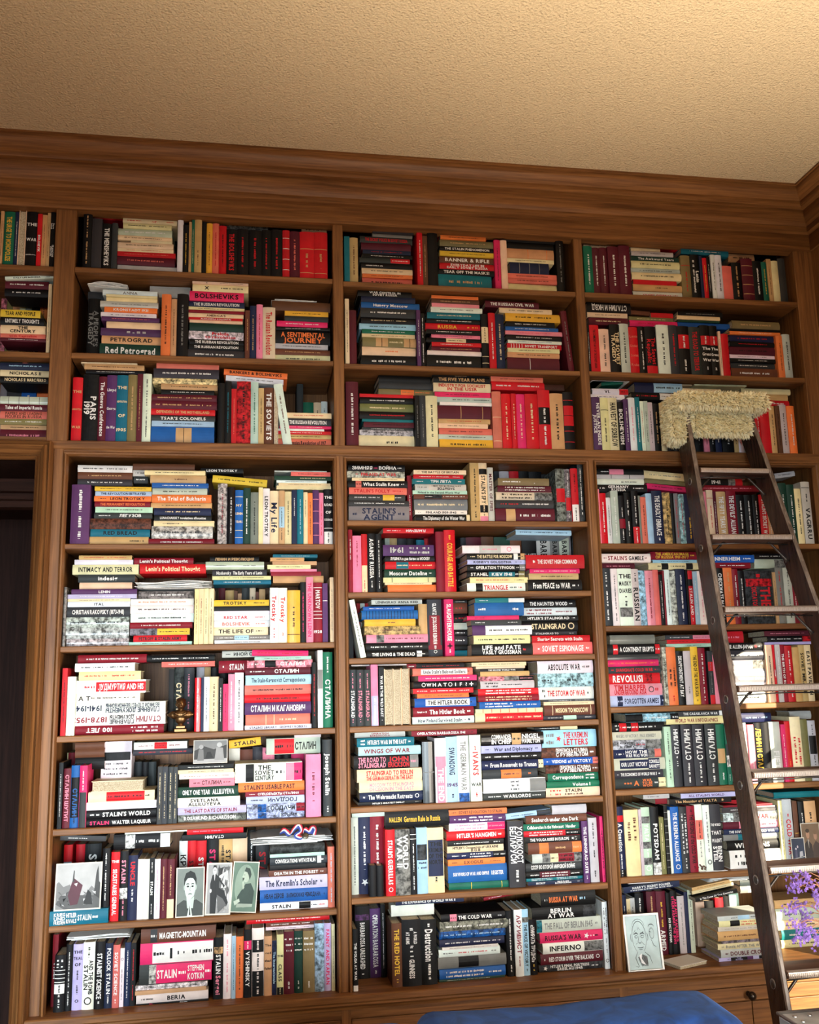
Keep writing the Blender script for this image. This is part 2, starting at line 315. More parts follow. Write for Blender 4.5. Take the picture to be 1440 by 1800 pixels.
# ------------------------------------------------------------------ shaggy fleece draped over the ladder head
FLM = mat('cream_fleece', (0.97, 0.90, 0.62), 0.9, spec=0.15); FLH = mat('fleece_backing', (0.42, 0.33, 0.16), 0.95, spec=0.1)
fl = empty('fleece', (0, 0, 0), 'cream shaggy fleece draped over the top of the ladder', 'fleece')
fx0, fx1 = at(1182, 712, ta.y)[0], at(1336, 712, ta.y)[0]; zt = ta.z + 0.022
slabs = [(fx0 + 0.004, fx1 - 0.004, ta.y - 0.058, ta.y + 0.068, zt - 0.004, zt + 0.040), (ta.x + 0.010, tb.x - 0.012, ta.y - 0.018, ta.y + 0.006, zt - 0.100, zt - 0.014), (fx0 - 0.004, ta.x - RT - 0.006, ta.y - 0.005, ta.y + 0.068, zt - 0.125, zt + 0.01)]
m = MB()
for q in slabs: m.box(*q, bev=0.009)
m.build('fleece_hide', FLH, fl)
rf = random.Random(3); m = MB()
for q in slabs:
    dx, dy, dz = q[1] - q[0], q[3] - q[2], q[5] - q[4]
    for (ax, ar) in ((0, dy * dz), (1, dx * dz), (2, dx * dy)):
        for sg in (0, 1):
            if ax == 2 and sg == 0 and dz < 0.06: pass
            for _ in range(int(ar * 62000)):
                p = [rf.uniform(q[0], q[1]), rf.uniform(q[2], q[3]), rf.uniform(q[4], q[5])]; p[ax] = q[2 * ax + sg]
                d = Vector((rf.gauss(0, .45), rf.gauss(0, .45), rf.gauss(0, .45) - 0.35)); d[ax] += (1 if sg else -1) * 1.1; d.normalize()
                l = rf.uniform(0.015, 0.027); p = Vector(p); sd = d.cross(Vector((rf.random(), rf.random(), rf.random()))).normalized(); s2 = d.cross(sd); r = rf.uniform(0.0018, 0.0032)
                mid = p + d * l * 0.55 + Vector((0, 0, -0.001)); tip = p + d * l * 0.95 + Vector((rf.gauss(0, .002), rf.gauss(0, .002), -0.003))
                ring = [sd * r, (-sd * 0.5 + s2 * 0.87) * r, (-sd * 0.5 - s2 * 0.87) * r]
                V = [p + x for x in ring] + [mid + x for x in ring] + [tip]
                m.add(V, [(0, 1, 4, 3), (1, 2, 5, 4), (2, 0, 3, 5), (3, 4, 6), (4, 5, 6), (5, 3, 6)], 1 if rf.random() < 0.28 else 0)
tag(m.build('pile', [FLM, mat('tan_fleece', (0.82, 0.70, 0.40), 0.9, spec=0.1)], fl), kind='stuff')  # scattered darker tan strands put shading into the pile's colour
# ------------------------------------------------------------------ blue velvet sofa in front of the case
def velvet(nt, b):
    L = nt.links; n = N(nt, 'ShaderNodeTexNoise'); n.inputs['Scale'].default_value = 14; n.inputs['Detail'].default_value = 7; n.inputs['Distortion'].default_value = 1.2
    tc = N(nt, 'ShaderNodeTexCoord'); L.new(tc.outputs['Object'], n.inputs[0]); r = N(nt, 'ShaderNodeValToRGB')
    r.color_ramp.elements[0].position = 0.36; r.color_ramp.elements[1].position = 0.66; r.color_ramp.elements[0].color = (0.002, 0.009, 0.036, 1); r.color_ramp.elements[1].color = (0.005, 0.034, 0.150, 1)
    L.new(n.outputs[0], r.inputs[0]); L.new(r.outputs[0], b.inputs['Base Color']); b.inputs['Sheen Weight'].default_value = 0.12; b.inputs['Sheen Tint'].default_value = (0.25, 0.45, 1, 1)
    bp = N(nt, 'ShaderNodeBump'); bp.inputs['Strength'].default_value = 0.3; bp.inputs['Distance'].default_value = 0.006; L.new(n.outputs[0], bp.inputs['Height']); L.new(bp.outputs[0], b.inputs['Normal'])
VEL = mat('blue_velvet', rough=0.85, fn=velvet, spec=0.2)
sy = -1.42; sx0, sx1 = at(738, 1795, sy)[0], at(1303, 1770, sy)[0]; sz = at(1050, 1760, sy + 0.12)[1]
sofa = empty('sofa', (0, 0, 0), 'blue velvet sofa whose back shows below the bookcase', 'sofa')
def cushion(x0, x1, y0, y1, z0, z1, name, r=0.042, par=None):
    bm = bmesh.new(); bmesh.ops.create_cube(bm, size=1)
    for v in bm.verts: v.co = Vector(((x0 + x1) / 2 + v.co.x * (x1 - x0), (y0 + y1) / 2 + v.co.y * (y1 - y0), (z0 + z1) / 2 + v.co.z * (z1 - z0)))
    bmesh.ops.bevel(bm, geom=bm.edges[:], offset=r, segments=5, affect='EDGES', profile=0.5)
    bmesh.ops.subdivide_edges(bm, edges=[e for e in bm.edges if e.calc_length() > 0.15], cuts=10, use_grid_fill=True)
    for v in bm.verts:
        s = math.sin(v.co.x * 37) * 0.5 + math.sin(v.co.x * 13 + v.co.z * 9) + math.sin(v.co.y * 23 + v.co.x * 5); v.co.z += s * 0.0022; v.co.y += s * 0.002
    m = MB(); m.bm(bm); return m.build(name, VEL, par or sofa, smooth=True)
cushion(sx0 + 0.010, sx1, sy - 0.05, sy + 0.17, 0.44, sz, 'back_cushion')
cushion(sx0 - 0.85, sx0 + 0.004, sy - 0.05, sy + 0.17, 0.44, sz - 0.012, 'back_cushion')
cushion(sx0 + 0.006, sx1, sy - 0.72, sy - 0.055, 0.28, 0.44, 'seat_cushion', 0.04)
cushion(sx0 - 0.85, sx0 + 0.002, sy - 0.72, sy - 0.055, 0.28, 0.44, 'seat_cushion', 0.04)
cushion(sx0 - 0.86, sx1 + 0.01, sy - 0.70, sy + 0.19, 0.09, 0.275, 'base', 0.02)
cushion(sx0 - 1.0, sx0 - 0.865, sy - 0.72, sy + 0.19, 0.09, 0.60, 'arm', 0.05)
for x in (sx0 - 0.93, sx1 - 0.06):
    for y in (sy - 0.62, sy + 0.12): MB().lathe([(0.018, 0.001), (0.026, 0.088)], Matrix.Translation((x, y, 0)), 12).build('leg', LDX, sofa)
# ------------------------------------------------------------------ metal-clad trunk at the foot of the ladder, with dried flowers on it
def galv(nt, b):
    L = nt.links; n = N(nt, 'ShaderNodeTexVoronoi'); n.inputs['Scale'].default_value = 26; tc = N(nt, 'ShaderNodeTexCoord'); L.new(tc.outputs['Object'], n.inputs['Vector'])
    r = N(nt, 'ShaderNodeValToRGB'); r.color_ramp.elements[0].color = (0.30, 0.33, 0.34, 1); r.color_ramp.elements[1].color = (0.62, 0.66, 0.66, 1); L.new(n.outputs[0], r.inputs[0]); L.new(r.outputs[0], b.inputs['Base Color'])
GALV = mat('galvanised_sheet', rough=0.36, metal=0.75, fn=galv)
ty0, ty1 = -1.62, -1.22; tx0 = at(1374, 1780, ty1)[0]; tz = at(1400, 1777, ty1)[1]; tx1 = tx0 + 0.52
tr = empty('trunk', (tx0, ty0, 0), 'grey riveted metal trunk in the bottom right corner', 'trunk')
MB().box(0, tx1 - tx0, 0, ty1 - ty0, 0, tz - 0.03, bev=0.006).build('body', GALV, tr)
m = MB(); m.box(-0.006, tx1 - tx0 + 0.006, -0.006, ty1 - ty0 + 0.006, tz - 0.055, tz - 0.004, bev=0.006); ld_ = m.build('lid', GALV, tr)
m = MB(); w_, d_ = tx1 - tx0 + 0.006, ty1 - ty0 + 0.006; m.tube([(-0.006, -0.006, tz - 0.004), (w_, -0.006, tz - 0.004), (w_, d_, tz - 0.004), (-0.006, d_, tz - 0.004), (-0.006, -0.006, tz - 0.004)], 0.0045, 8); m.build('rim', STEEL, ld_, smooth=True)
m = MB()
for i in range(14):
    for y in (0.022, ty1 - ty0 - 0.022): m.lathe([(0.006, -0.001), (0.005, 0.002), (0.0005, 0.0035)], Matrix.Translation((0.02 + i * 0.037, y, tz - 0.004)), 10)
for i in range(9):
    for x in (0.02, tx1 - tx0 - 0.02): m.lathe([(0.006, -0.001), (0.005, 0.002), (0.0005, 0.0035)], Matrix.Translation((x, 0.05 + i * 0.037, tz - 0.004)), 10)
m.build('rivets', STEEL, ld_, smooth=True)
fy = (ty0 + ty1) / 2 + 0.10; vx = at(1500, 1700, fy)[0]
VZ = tz - 0.003
va = empty('vase', (vx, fy, VZ), 'small stoneware vase holding the dried purple flowers', 'vase')
MB().lathe([(0.034, 0.0006), (0.044, 0.01), (0.052, 0.045), (0.044, 0.085), (0.024, 0.11), (0.022, 0.125), (0.028, 0.132), (0.023, 0.131), (0.018, 0.11), (0.03, 0.08), (0.0, 0.02)], None, 28).build('vase_body', mat('stoneware', (0.30, 0.24, 0.18), 0.5), va, smooth=True)
fr = random.Random(11); fb = empty('dried_flowers', (vx, fy, VZ + 0.03), 'bunch of dried purple flowers on wiry brown stems at the right edge', 'flowers')
STM = mat('dry_stem', (0.22, 0.085, 0.04), 0.8); PET = mat('purple_petal', (0.085, 0.035, 0.19), 0.8); PET2 = mat('violet_petal', (0.13, 0.06, 0.25), 0.8)
tg = [(1398, 1548), (1410, 1540), (1422, 1552), (1392, 1562), (1405, 1560), (1432, 1568), (1438, 1580), (1400, 1590), (1388, 1600), (1395, 1598), (1418, 1612), (1410, 1625), (1420, 1635), (1398, 1628), (1412, 1645), (1428, 1645), (1405, 1650), (1436, 1655), (1450, 1600), (1460, 1560), (1470, 1620), (1446, 1540), (1480, 1585)]
for i, (u, v) in enumerate(tg):
    yy = fy + fr.uniform(-0.07, 0.05); x, z = at(u, v, yy); e = Vector((x - vx, yy - fy, z - VZ - 0.03))
    s = Vector((fr.gauss(0, .005), fr.gauss(0, .005), 0.0)); c = Vector((e.x * 0.25, e.y * 0.3, max(e.z + 0.05, 0.13)))
    pts = [(1 - t) ** 2 * s + 2 * t * (1 - t) * c + t * t * e for t in [j / 7 for j in range(8)]]
    MB().tube(pts, [0.0014] * 6 + [0.0010, 0.0007], 5).build('stem', STM, fb, smooth=True)
    m = MB()
    for _ in range(24):
        q = e + Vector((fr.gauss(0, .0085), fr.gauss(0, .007), fr.gauss(0, .0075))); k = fr.randint(0, 1)
        for p_ in range(5):
            a = p_ * 1.2566 + fr.random(); tt = Vector((math.cos(a), fr.uniform(-.6, .2), math.sin(a))) * fr.uniform(0.0028, 0.0045); sd = Vector((-math.sin(a), 0, math.cos(a))) * 0.0014
            m.add([q, q + tt * 0.6 + sd, q + tt, q + tt * 0.6 - sd], [(0, 1, 2, 3)], k)
    m.build('flower_head', [PET, PET2], fb)
CAT = r'''
@0 350 11.077
#A1
U 0 1075
65 235 ta br --
275 232 g y THE URGE TO MONOPOLIZE
355 240 n w --
500 215 c br !p
725 240 k w THE/WAR/REVOLUTION ~r[======] .
815 290 r w ~w|-- BOLSHEVIK
905 300 ta br --
975 255 ta br --
1180 255 k w Revo/lution|FRANCOIS/VENTURI
F 0 820 115 228 .05 dg ta --
@0 470 11.077
#A2
F 100 1140 150 225 .04 w k DAILY LIFE IN RUSSIA|-- %5
F 100 950 262 400 .05 m w --|--
F 80 950 412 560 .05 k w --
R 20 820 .20
130 600 p r !m .
245 600 ol y --
390 600 ta br --
500 600 c k --
625 590 gy k --
785 600 k w --
940 520 o br --
S 0 860 815 .03
965 0 780 y k TSAR AND PEOPLE
1120 k w UNTIMELY THOUGHTS
1285 0 885 c k THE/CENTURY
1375 0 885 sal r with Capitalism
1440 0 900 m w --
U 925 1430
1115 330 c br --
@0 600 10
#A3
F 0 900 180 360 .05 k sal !f НОВОСТИ
F 0 980 372 505 .05 n lb --
F 0 975 508 615 .05 c k NICHOLAS II
F 0 960 618 730 .05 k c NICHOLAS II|MARC FERRO
R 0 990 .20
120 760 gy k --
380 780 dgy c --
640 740 b c --
890 795 o br --
S 0 920 970 .03
1110 lgy gy !g ====
1230 0 910 m w Tales of Imperial Russia
1370 0 890 sal br PAPERS AND LEADING/FIGURES IN RUSSIA
1470 0 870 ol w --|--
1550 0 870 ta k --
1685 0 860 m p --------
@120 360 3
#B1
U 76 320
122 30 k ta --|--
176 70 dgy k .
228 95 k w THE MENSHEVIKS
258 95 dgy k .
F 120 300 25 68 .08 r r .
S 256 562 50 .03
72 300 430 c br --
100 288 575 c r --| ~r|-
128 290 545 c k --|--
165 262 548 lgy w ---
190 240 548 c br --
203 330 548 c k .
232 250 555 c k --
250 250 555 c r --
275 258 566 r sal ----
318 258 562 m sal --
344 258 572 lgy k .
U 575 350
605 78 w c .
636 105 k y --
650 90 ta br --
666 80 g c --
704 78 ta br |-
728 90 k m .
760 95 y br --
795 95 sal r --
835 110 r k --
890 130 k r THE BOLSHEVIKS
950 130 k r --
1020 130 k r --
1070 130 k r --
1130 130 k r --
1168 135 r w ====
1221 140 m sal -
1297 142 r ta |=|--|=
1368 144 r ta |=|--|=
F 760 1055 72 104 .06 gy w !m --
F 1085 1230 78 115 .05 dgy w -- -
F 1230 1362 100 128 .05 ta k --
@120 480 3
#B2
U 100 405 .07
168 135 k gy A PEOPLE'S/TRAGEDY
F 105 200 100 130 .09 dgy k .
S 168 488 88 .03
118 180 470 w gy ANNA --
130 200 470 c br .
150 200 470 c br .
182 168 475 lgy gy !g --
208 190 470 o w KRONSTADT 1921
232 170 465 w k --
255 175 482 pu sal --
290 200 486 c br .
330 170 490 pu lgy |= - = =
372 175 490 ta k PETROGRAD
410 165 488 dg w Red Petrograd
U 490 425
540 112 o k --
572 135 ta br --
632 110 k gy --
F 430 645 58 105 .09 lgy k .
S 634 928 28 .03
62 655 950 c k X|--
98 655 950 c k X|--
148 640 926 hp k BOLSHEVIKS
180 632 930 n w THE RUSSIAN REVOLUTION
197 632 930 c k --
212 635 930 dr w .
235 632 925 c br AMERICA'S --
250 635 920 r w ALEXANDRA KOLLONTAI
265 640 920 c r .
305 640 925 dg c .
348 635 925 w r !m |Prelude/to revolution
378 640 925 k w THE RUSSIAN REVOLUTION
405 635 925 k w THE RUSSIAN REVOLUTION
440 612 930 dgy w --
U 932 450
957 195 br ta --
992 170 n ta --
1026 165 p r --
1092 180 c r The Russian Revolution
S 1094 1382 150 .03
200 1075 1382 br br .
225 1142 1372 y k --
255 1142 1372 dgy k .
285 1100 1368 hp w --
302 1095 1380 k w --
375 1094 1382 k o A SENTIMENTAL/JOURNEY
400 1092 1370 lgy k -- -
430 1092 1382 br ta --
460 1090 1382 c k --
@120 620 3
#B3
U 5 445
72 130 r ta THE/FORGOTTEN/WAR
157 112 k w !m PARIS/1919
200 125 m w The Geneva Conference
253 118 pu w Lloyd/George/the War
312 118 t c THE/REVOLUTION/OF/1905
362 115 ol ta --
390 112 m ta --
436 110 w dgy !g --|--
S 68 400 18 .03
60 68 365 c k --|--
90 85 400 ta br ----
110 90 405 k w --
S 432 786 22 .03
50 505 760 w k --
85 465 795 sal m .
135 450 795 dgy w ---
165 445 785 c k !m --
195 490 788 ta k --
220 490 770 k w --
255 432 785 m ta --|--
300 432 785 m ta --|--
330 435 775 r ta DEFENDERS OF THE MOTHERLAND
362 435 775 dgy w TSAR'S COLONELS
390 440 770 lb k --
465 425 770 b k |.|[ta=]|.|.
U 788 470
825 160 k k .
860 150 k t --
888 190 r sal --
962 150 r k !m --|--
1003 152 mt g --
1032 185 ta k --
1086 182 br w THE SOVIETS
1108 192 w gy !p
1155 165 w br %9 --
F 820 1155 98 128 .04 o k BANKERS & BOLSHEVIKS %-3
F 830 1135 130 158 .04 w k -- %-3
U 1205 475 .22
1240 135 dgy k .
1295 260 g k .
1335 262 c k --
1380 255 w k --
S 1100 1388 318 .03
345 1145 1388 c r --
385 1140 1388 dgy w THE RUSSIAN REVOLUTION
400 1115 1388 hp w --
412 1105 1350 w k .
430 1105 1388 r w --
452 1105 1388 ta k --
478 1105 1388 sal k The Russian Revolution of 1917
@600 380 3.2727
#C1
U 12 370
49 115 t k .
98 120 ta br --
S 108 412 82 .03
100 180 415 dgy w --
118 180 410 gy k .
155 108 410 dgy r THE SECRET POLICE IN SOVIET RUSSIA
195 115 400 m m .
218 125 400 n r --
240 120 410 k w --
268 105 395 dgy w |.|[r-]
302 115 410 k w --| .
333 118 410 c k --
355 122 410 o k --
382 122 410 sal k --
U 437 385
470 82 r w --
498 110 br ta --
556 82 k k .
S 566 882 38 .03
52 555 830 dgy k .
80 560 832 b c --
95 565 845 c k .
118 566 845 r w THE RED ARMY
140 570 830 o k --
178 566 885 ol ta --
205 566 880 k w THE STALIN PHENOMENON
232 566 885 y k --
272 566 885 br w BANNER & RIFLE
308 566 885 r w EVERYDAY LIFE IN/EARLY SOVIET RUSSIA
340 560 880 k w TEAR OFF THE MASKS!
400 555 865 t ta --
U 884 395
919 135 hp m --
956 140 c c .
S 956 1230 72 .03
100 925 1225 dgy k .
150 930 1240 k ta --|.
186 955 1225 k k .
245 955 1225 ta o |=|.|=
268 955 1225 c k --
332 970 1195 n gy =|=|=
360 955 1240 sal k --
388 958 1240 sal k --
415 945 1256 c c .
U 1242 405
1285 100 k gy --
@600 495 3.2727
#C2
U 15 440
46 100 c k --
88 165 m k . .
S 112 432 35 .03
58 95 385 c k --
90 95 405 k w WAR CONTROL IN/SOVIET RUSSIA
122 115 425 n n .
155 115 450 b w Hungry Moscow
208 110 430 dgy w --
240 115 430 k c --
275 105 436 lb k --
300 120 425 g w --
322 120 425 c k --
375 122 430 ol c |[ta=]|--|[ta=]
425 120 430 c o |-|.
475 115 430 k w --
U 434 472
457 165 pu w --
486 180 k w --|--
S 494 804 80 .03
98 520 790 o k .
128 520 795 br ta --
150 520 795 p k .
180 515 810 w k --
215 495 800 t c --
240 490 805 k w --
280 485 810 r y RUSSIA -|--
305 490 805 k w --
325 520 800 p k --
352 490 805 k k |[c-]|.
375 520 805 r w --
400 520 800 m ta --
425 495 810 w k .
492 490 806 k w --
U 808 478
850 185 k c |[c--]|~r|==
890 180 r w --
942 185 n c --
S 950 1272 120 .03
155 830 1138 m w THE RUSSIAN CIVIL WAR
184 910 1215 c k --
230 945 1270 y k --
262 950 1230 k w --
284 945 1250 b w --
308 945 1275 p hp --
338 948 1270 k w --
356 960 1270 w b --
385 955 1270 r w =====|SOVIET TRANSPORT
410 958 1255 c k --
440 955 1255 ta k --
500 955 1255 m w |=|.|.
U 1285 500
1318 170 m gy %5 --
@600 640 3.2727
#C3
U 28 465
100 100 m w --
S 105 425 25 .05
65 215 515 k k .
102 215 515 k dgy .
140 215 530 dgy ol .
174 215 535 ol o |.|[o-]|--
192 105 415 r k .
226 108 420 k w --
275 108 422 ol c --
318 105 420 k r --
334 120 415 t w .
364 130 425 m k --
380 120 415 dgy w --
412 105 415 lgy k !m --
465 100 440 c k |-|.
U 426 470
453 180 k gy --
489 180 dgy gy --
556 182 c k --
S 562 872 28 .03
72 525 850 k ta Factory and Manager in the USSR
110 530 855 k ta THE FIVE YEAR PLANS
160 530 860 c r INDUSTRY FOR SOCIALIST/IN THE USSR
190 540 860 hp m --
222 540 880 lgy k |--|--
240 565 875 w k .
315 550 860 m ta |=|.|=
342 560 858 ta r --
368 560 845 c k --
405 565 870 sal m --
433 560 890 lgy k --
480 565 890 y k --
S 862 1165 58 .03
103 860 1160 sal m --
150 865 1170 r w --| --
F 1172 1285 115 150 .1 br br .
U 874 475
926 155 sal c |=|.|=
980 170 r c --
1011 170 r c --
1062 172 hp c --
1134 172 r c --
1205 150 r w |[k-]|--
1280 170 ta k --
1340 162 k r =|[r=]|=|=
@1000 400 3.2727
#D1
U 90 372
140 108 g w --
185 115 m w --
230 112 m w --
292 110 m w --
357 105 m w --
F 82 372 40 62 .04 w k -- -
F 85 248 64 82 .04 br c .
F 85 250 84 104 .04 c k --
F 250 420 80 104 .05 dgy k --
F 374 465 56 84 .05 w r -
F 466 650 66 92 .04 r w --
S 362 650 118 .03
140 360 530 c k .
165 360 600 lgy k --
192 362 645 dg w The Awkward Years
232 362 642 c k -
262 362 645 lgy k --
304 362 652 c k --
330 370 620 r r .
368 370 665 ta k |-|.
396 372 682 w r --
S 648 918 82 .03
100 650 905 r m --
124 650 915 r y --
158 645 920 t w --
U 654 405
708 158 ol r =|--
758 155 k w Lenin/--
775 165 n k .
802 175 r y --
822 165 k w --
848 158 w k --
886 160 w k --
945 220 sal dr .
1000 200 k ta --|--
1066 178 m ta ====
1120 190 k w --
1150 195 g y --
1176 178 ta br --
1215 190 c c .
1258 175 dgy k .
F 925 1190 118 148 .06 k w -- %-6
F 920 1068 150 176 .05 ta k --
@1000 520 3.2727
#D2
F 105 355 35 72 .04 k w !f СТАЛИН И НКВД
F 120 470 74 98 .05 br br . %-2
F 105 335 100 124 .04 c k --
F 115 340 126 156 .04 m c --
F 472 600 100 122 .05 r k .
F 345 600 124 142 .05 ol c --
F 350 625 144 170 .04 hp r --
F 630 885 92 116 .05 k gy --
F 620 868 118 138 .05 c k .
F 630 868 140 152 .05 dg k .
F 630 935 154 184 .05 b t .
U 106 430
126 160 k w --
182 165 r k THE COMMUNIST PARTY OF THE SOVIET UNION
240 188 c k -|-
298 165 k c THE SOVIET/TRAGEDY
354 158 lgy k !g --
405 178 r sal Lenin/Under/Soviet/Rule
446 175 k w --|--
510 175 k r |The Soviet/Republic|[r.]
580 168 w k --
632 170 dgy r --
698 175 k w |[r-]|[r-]|.|~w|---
762 180 dgy r THE ROAD TO TERROR
818 170 k w |[r-]|The/Great/War|1
866 170 k w |[r-]|The/Great/War|2
880 205 c k --
926 218 r br .
S 925 1202 145 .03
192 940 1215 ol ta --
208 925 1215 k k --
226 925 1215 o w --
264 928 1190 n r --
294 928 1190 k r --
342 925 1185 m k --
362 925 1185 w k --
385 928 1190 k w --
418 935 1190 dgy w --
456 935 1200 br w --
U 1203 460
1240 228 o br --
1285 220 lgy k --
@1020 655 3.4286
#D3
F 130 260 45 72 .05 g g . %5
F 75 290 95 128 .04 w k VI. -|[r-]
F 65 270 132 156 .04 w k --
F 440 670 40 60 .06 c c .
F 330 616 60 116 .04 n k .|[lb--]
F 690 1000 50 84 .05 c k --
F 310 600 120 160 .04 k r --|[w-]
F 600 850 95 134 .05 c y --
F 975 1270 95 126 .06 c c .
F 975 1252 128 162 .06 ta k |.|.
F 1080 1262 166 190 .05 r w --
U 78 465
130 146 pu w NEVER-AN INSIDE/JUSTICE
180 150 c k =|--
234 150 c k !b HARVEST OF SORROW
268 178 k w !b BOLSHEVISM
298 160 pu w --
340 150 w p --
368 148 t w --
390 172 w r --
414 172 lgy k --
444 180 lgy k --
488 185 k ta --
520 182 c k --
560 190 k r --
600 195 dgy w --
640 190 n r --
690 185 k w --
740 190 k w --
775 200 p k --
810 190 k w --
850 200 n w --
920 195 k w --
948 190 ta k --
985 200 w r --
1018 205 w r --
1060 195 dr w --
1094 195 r w --
1150 205 r r .
1185 200 ta k --
1212 200 br k --
1256 192 lgy k --
1300 202 o w --
@110 800 6
#B4
U 85 928
285 310 pu w --|--
S 158 735 105 .04
178 w k --|--
252 br ta --
322 dgy w --
S 742 1395 95 .06
160 br ta .
225 742 900 lgy k --
300 750 900 dgy w --
S 275 938 335 .03
380 342 938 y k --|--
430 342 938 lb n THE REVOLUTION BETRAYED
487 332 935 o k --|LEON TROTSKY
546 335 925 dr o THE PERMANENT REVOLUTION
606 345 950 mt k --
668 332 945 dgy w --|ЛЕГУЗОВ
780 275 932 br dgy !m .
858 292 920 t k RED BREAD
930 256 905 ta k |.|-
S 945 1560 165 .03
212 865 1505 c k --
298 925 1512 ta br |-|.
348 945 1540 b w --
418 945 1525 lgy k --
502 940 1570 o w The Trial of Bukharin
556 930 1575 ta k --
636 965 1565 n c --
690 968 1570 k w LUNACHARSKY revolutions silhouettes
752 960 1600 c k -|.
880 940 1585 lgy dgy !m !g --
940 905 1600 dr w --
@340 800 5.538
F 70 485 135 182 .06 k w LEON TROTSKY
F 182 715 215 285 .04 y k --|- %-5
U 235 868
328 275 lgy dr !m !g --
405 312 k w !g --
484 340 b c =|MY/LENIN/YEARS|==
556 318 dg w --
634 360 gy k --
678 312 c c .
745 322 w k LEON TROTSKY
832 345 c n !b My Life
890 345 ta k .|[lb-]|-
958 352 c k --
1010 340 n w -|.
1072 335 t lb --
1115 362 c k -|.
1162 370 o k --
1224 342 pu p ====
1270 365 p r --
1362 332 k w THE/ROAD/OF/COURAGE|=|[w-]
S 790 1340 150 .04
165 790 1300 lgy k .
206 950 1335 sal k --
246 790 1342 dg c |--
272 810 1300 w k --
300 830 1335 c k --
336 810 1340 c k .
@100 960 5.76
#B5
U 32 1015
92 415 gy w !g !m .
S 160 800 95 .05
136 225 760 ta r --|--
186 178 770 w w .
286 155 828 c k INTIMACY AND TERROR
366 215 790 dgy w |indesig|.
432 225 760 c k .
S 780 1510 118 .05
184 780 1382 dr w Lenin's Political Thought
278 840 1510 r c Lenin's Political Thought
S 95 738 435 .03
488 145 810 pu w LENIN
532 110 810 lv w --
562 110 742 c k --
616 112 742 w k ITAL --
718 95 742 dgy w -- CHRISTIAN RAKOVSKY (1873-1941)
826 85 732 lgy k !m !g --| --
935 85 730 lgy k !m !g .
1015 95 728 lgy gy !m !g .
S 742 1385 455 .03
532 825 1385 gy w !m --
598 745 1385 w o ----
682 745 1385 w k ----
770 745 1385 w k ----
832 740 1372 dr w --
902 740 1345 gy k !m .|[y-]
968 775 1318 r k PETROFF & STALIN ARMY
1015 730 1368 mt k --
@340 960 5.538
U 8 955
52 418 c br --
100 415 c br --
148 412 c br --
198 412 c br --
S 160 745 100 .05
152 160 640 k ta ЛЕНИН И РЕВОЛЮЦИЯ
228 120 688 lgy gy !g -|.|-
292 185 715 dgy w Nicolaevsky|The Early Years of Lenin
328 185 755 c k ---
372 195 757 t w --
R 245 525 .2
310 405 m w .
395 430 ta k .
432 440 br k .
470 462 ta k .
548 385 dgy k .
606 390 c k -
640 445 br k .
700 420 ta k .
S 202 745 525 .03
584 200 738 y k TROTSKY|--
632 200 738 k w .
664 200 742 w o |.|.
724 200 742 w r RED STAR|--
788 200 742 w sal BOLSHEVIK|--
866 195 730 c k THE LIFE OF|--
914 182 755 gy w --|[lb-]|--
957 205 748 w k --
U 744 940
830 405 w r Trotsky|--
915 405 w r Trotsky|2
1040 430 y k !g .|--|=
1098 350 k hp --
1168 300 p hp THE UNKNOWN LENIN
1258 355 dr w =|MARTOV|===|.|1928
1310 362 pu w =|.
>1330
1372 305 c k --
S 752 1265 80 .05
110 775 1210 t w --
146 750 1080 ta k --
182 770 1202 ta k .
222 720 1142 c k --
250 750 1202 p m .
290 755 1242 dr sal .
358 775 1268 ta br .
@90 1130 5.538
#B6
U 98 915
150 248 r k -
230 330 w k !g .
F 260 930 115 186 .05 dr w !f -----
F 932 1590 118 180 .05 k w --|--
F 1075 1592 182 236 .05 sal w ----
S 150 1105 195 .03
276 232 815 w k !f --|--
362 268 870 c r --|--
490 228 920 w r ~t|-- |[.]УДМУРТИЯ AND HIS
578 222 864 w k A T|-|- - -|-|- -
692 152 1112 w n !f ГЛАВНЫЕ ДОКУМЕНТЫ/ВЕЛИКОЙ ОТЕЧЕСТВЕННОЙ ВОЙНЫ|1941-1945
802 150 1110 w dr !f СТАЛИН|~kГЛАВНЫЕ/ДОКУМЕНТЫ|1878-1953
908 145 1095 dr w !f ---/---|100 ЛЕТ
U 1140 885 .12
1192 255 k w .
1288 238 dgy c !m СТАЛИН
1384 242 dgy p --|--
@340 1130 5.538
U 10 892
72 340 r w !g --
100 340 n w .
155 332 w k --
243 330 c k !f -- --
287 345 k w !m --
336 400 hp m --
401 305 p w -- --
488 290 w k ---
R 30 335 .12
108 235 lgy k -
168 235 ta k .
248 240 k gy =
340 240 k w -
450 232 gy k .
F 280 805 70 128 .06 lgy k -|ИНОЙ СТАЛИН
F 248 530 174 218 .06 dr w --|STALIN
F 570 1118 72 130 .04 hp r --|-- %-2
S 503 1145 132 .03
168 595 1148 mt k --
240 522 1160 p w !m --|[k*]|СТАЛИН
312 505 1140 m w --|СТАЛИН
408 508 1148 lb n The Stalin-Kaganovich Correspondence
502 500 1145 sal k ------
578 498 1140 r k --
694 500 1145 pu w --СТАЛИН И КАГАНОВИЧ
798 508 1140 sal c |=|=|--|.
876 500 1150 w n STALIN'S LIBRARY|GEOFFREY ROBERTS
U 1152 822
1205 190 k r --
>1212
1262 72 w n |[gy]|.|.|.
1358 90 g w --|СТАЛИНА
@80 1290 5.538
#B7
R 160 300 .12
206 185 c k -
285 185 dr k .
S 285 572 85 .1
150 br k .
232 br k .
350 k k .
F 540 838 75 455 .12 w dgy |[k*]|-/--/---
F 862 1380 78 126 .06 w dr --|[r-]|--
F 850 1430 148 205 .06 dgy r --|---
U 122 930
165 280 k w --
238 340 m p СТАЛИН ШУТИТ
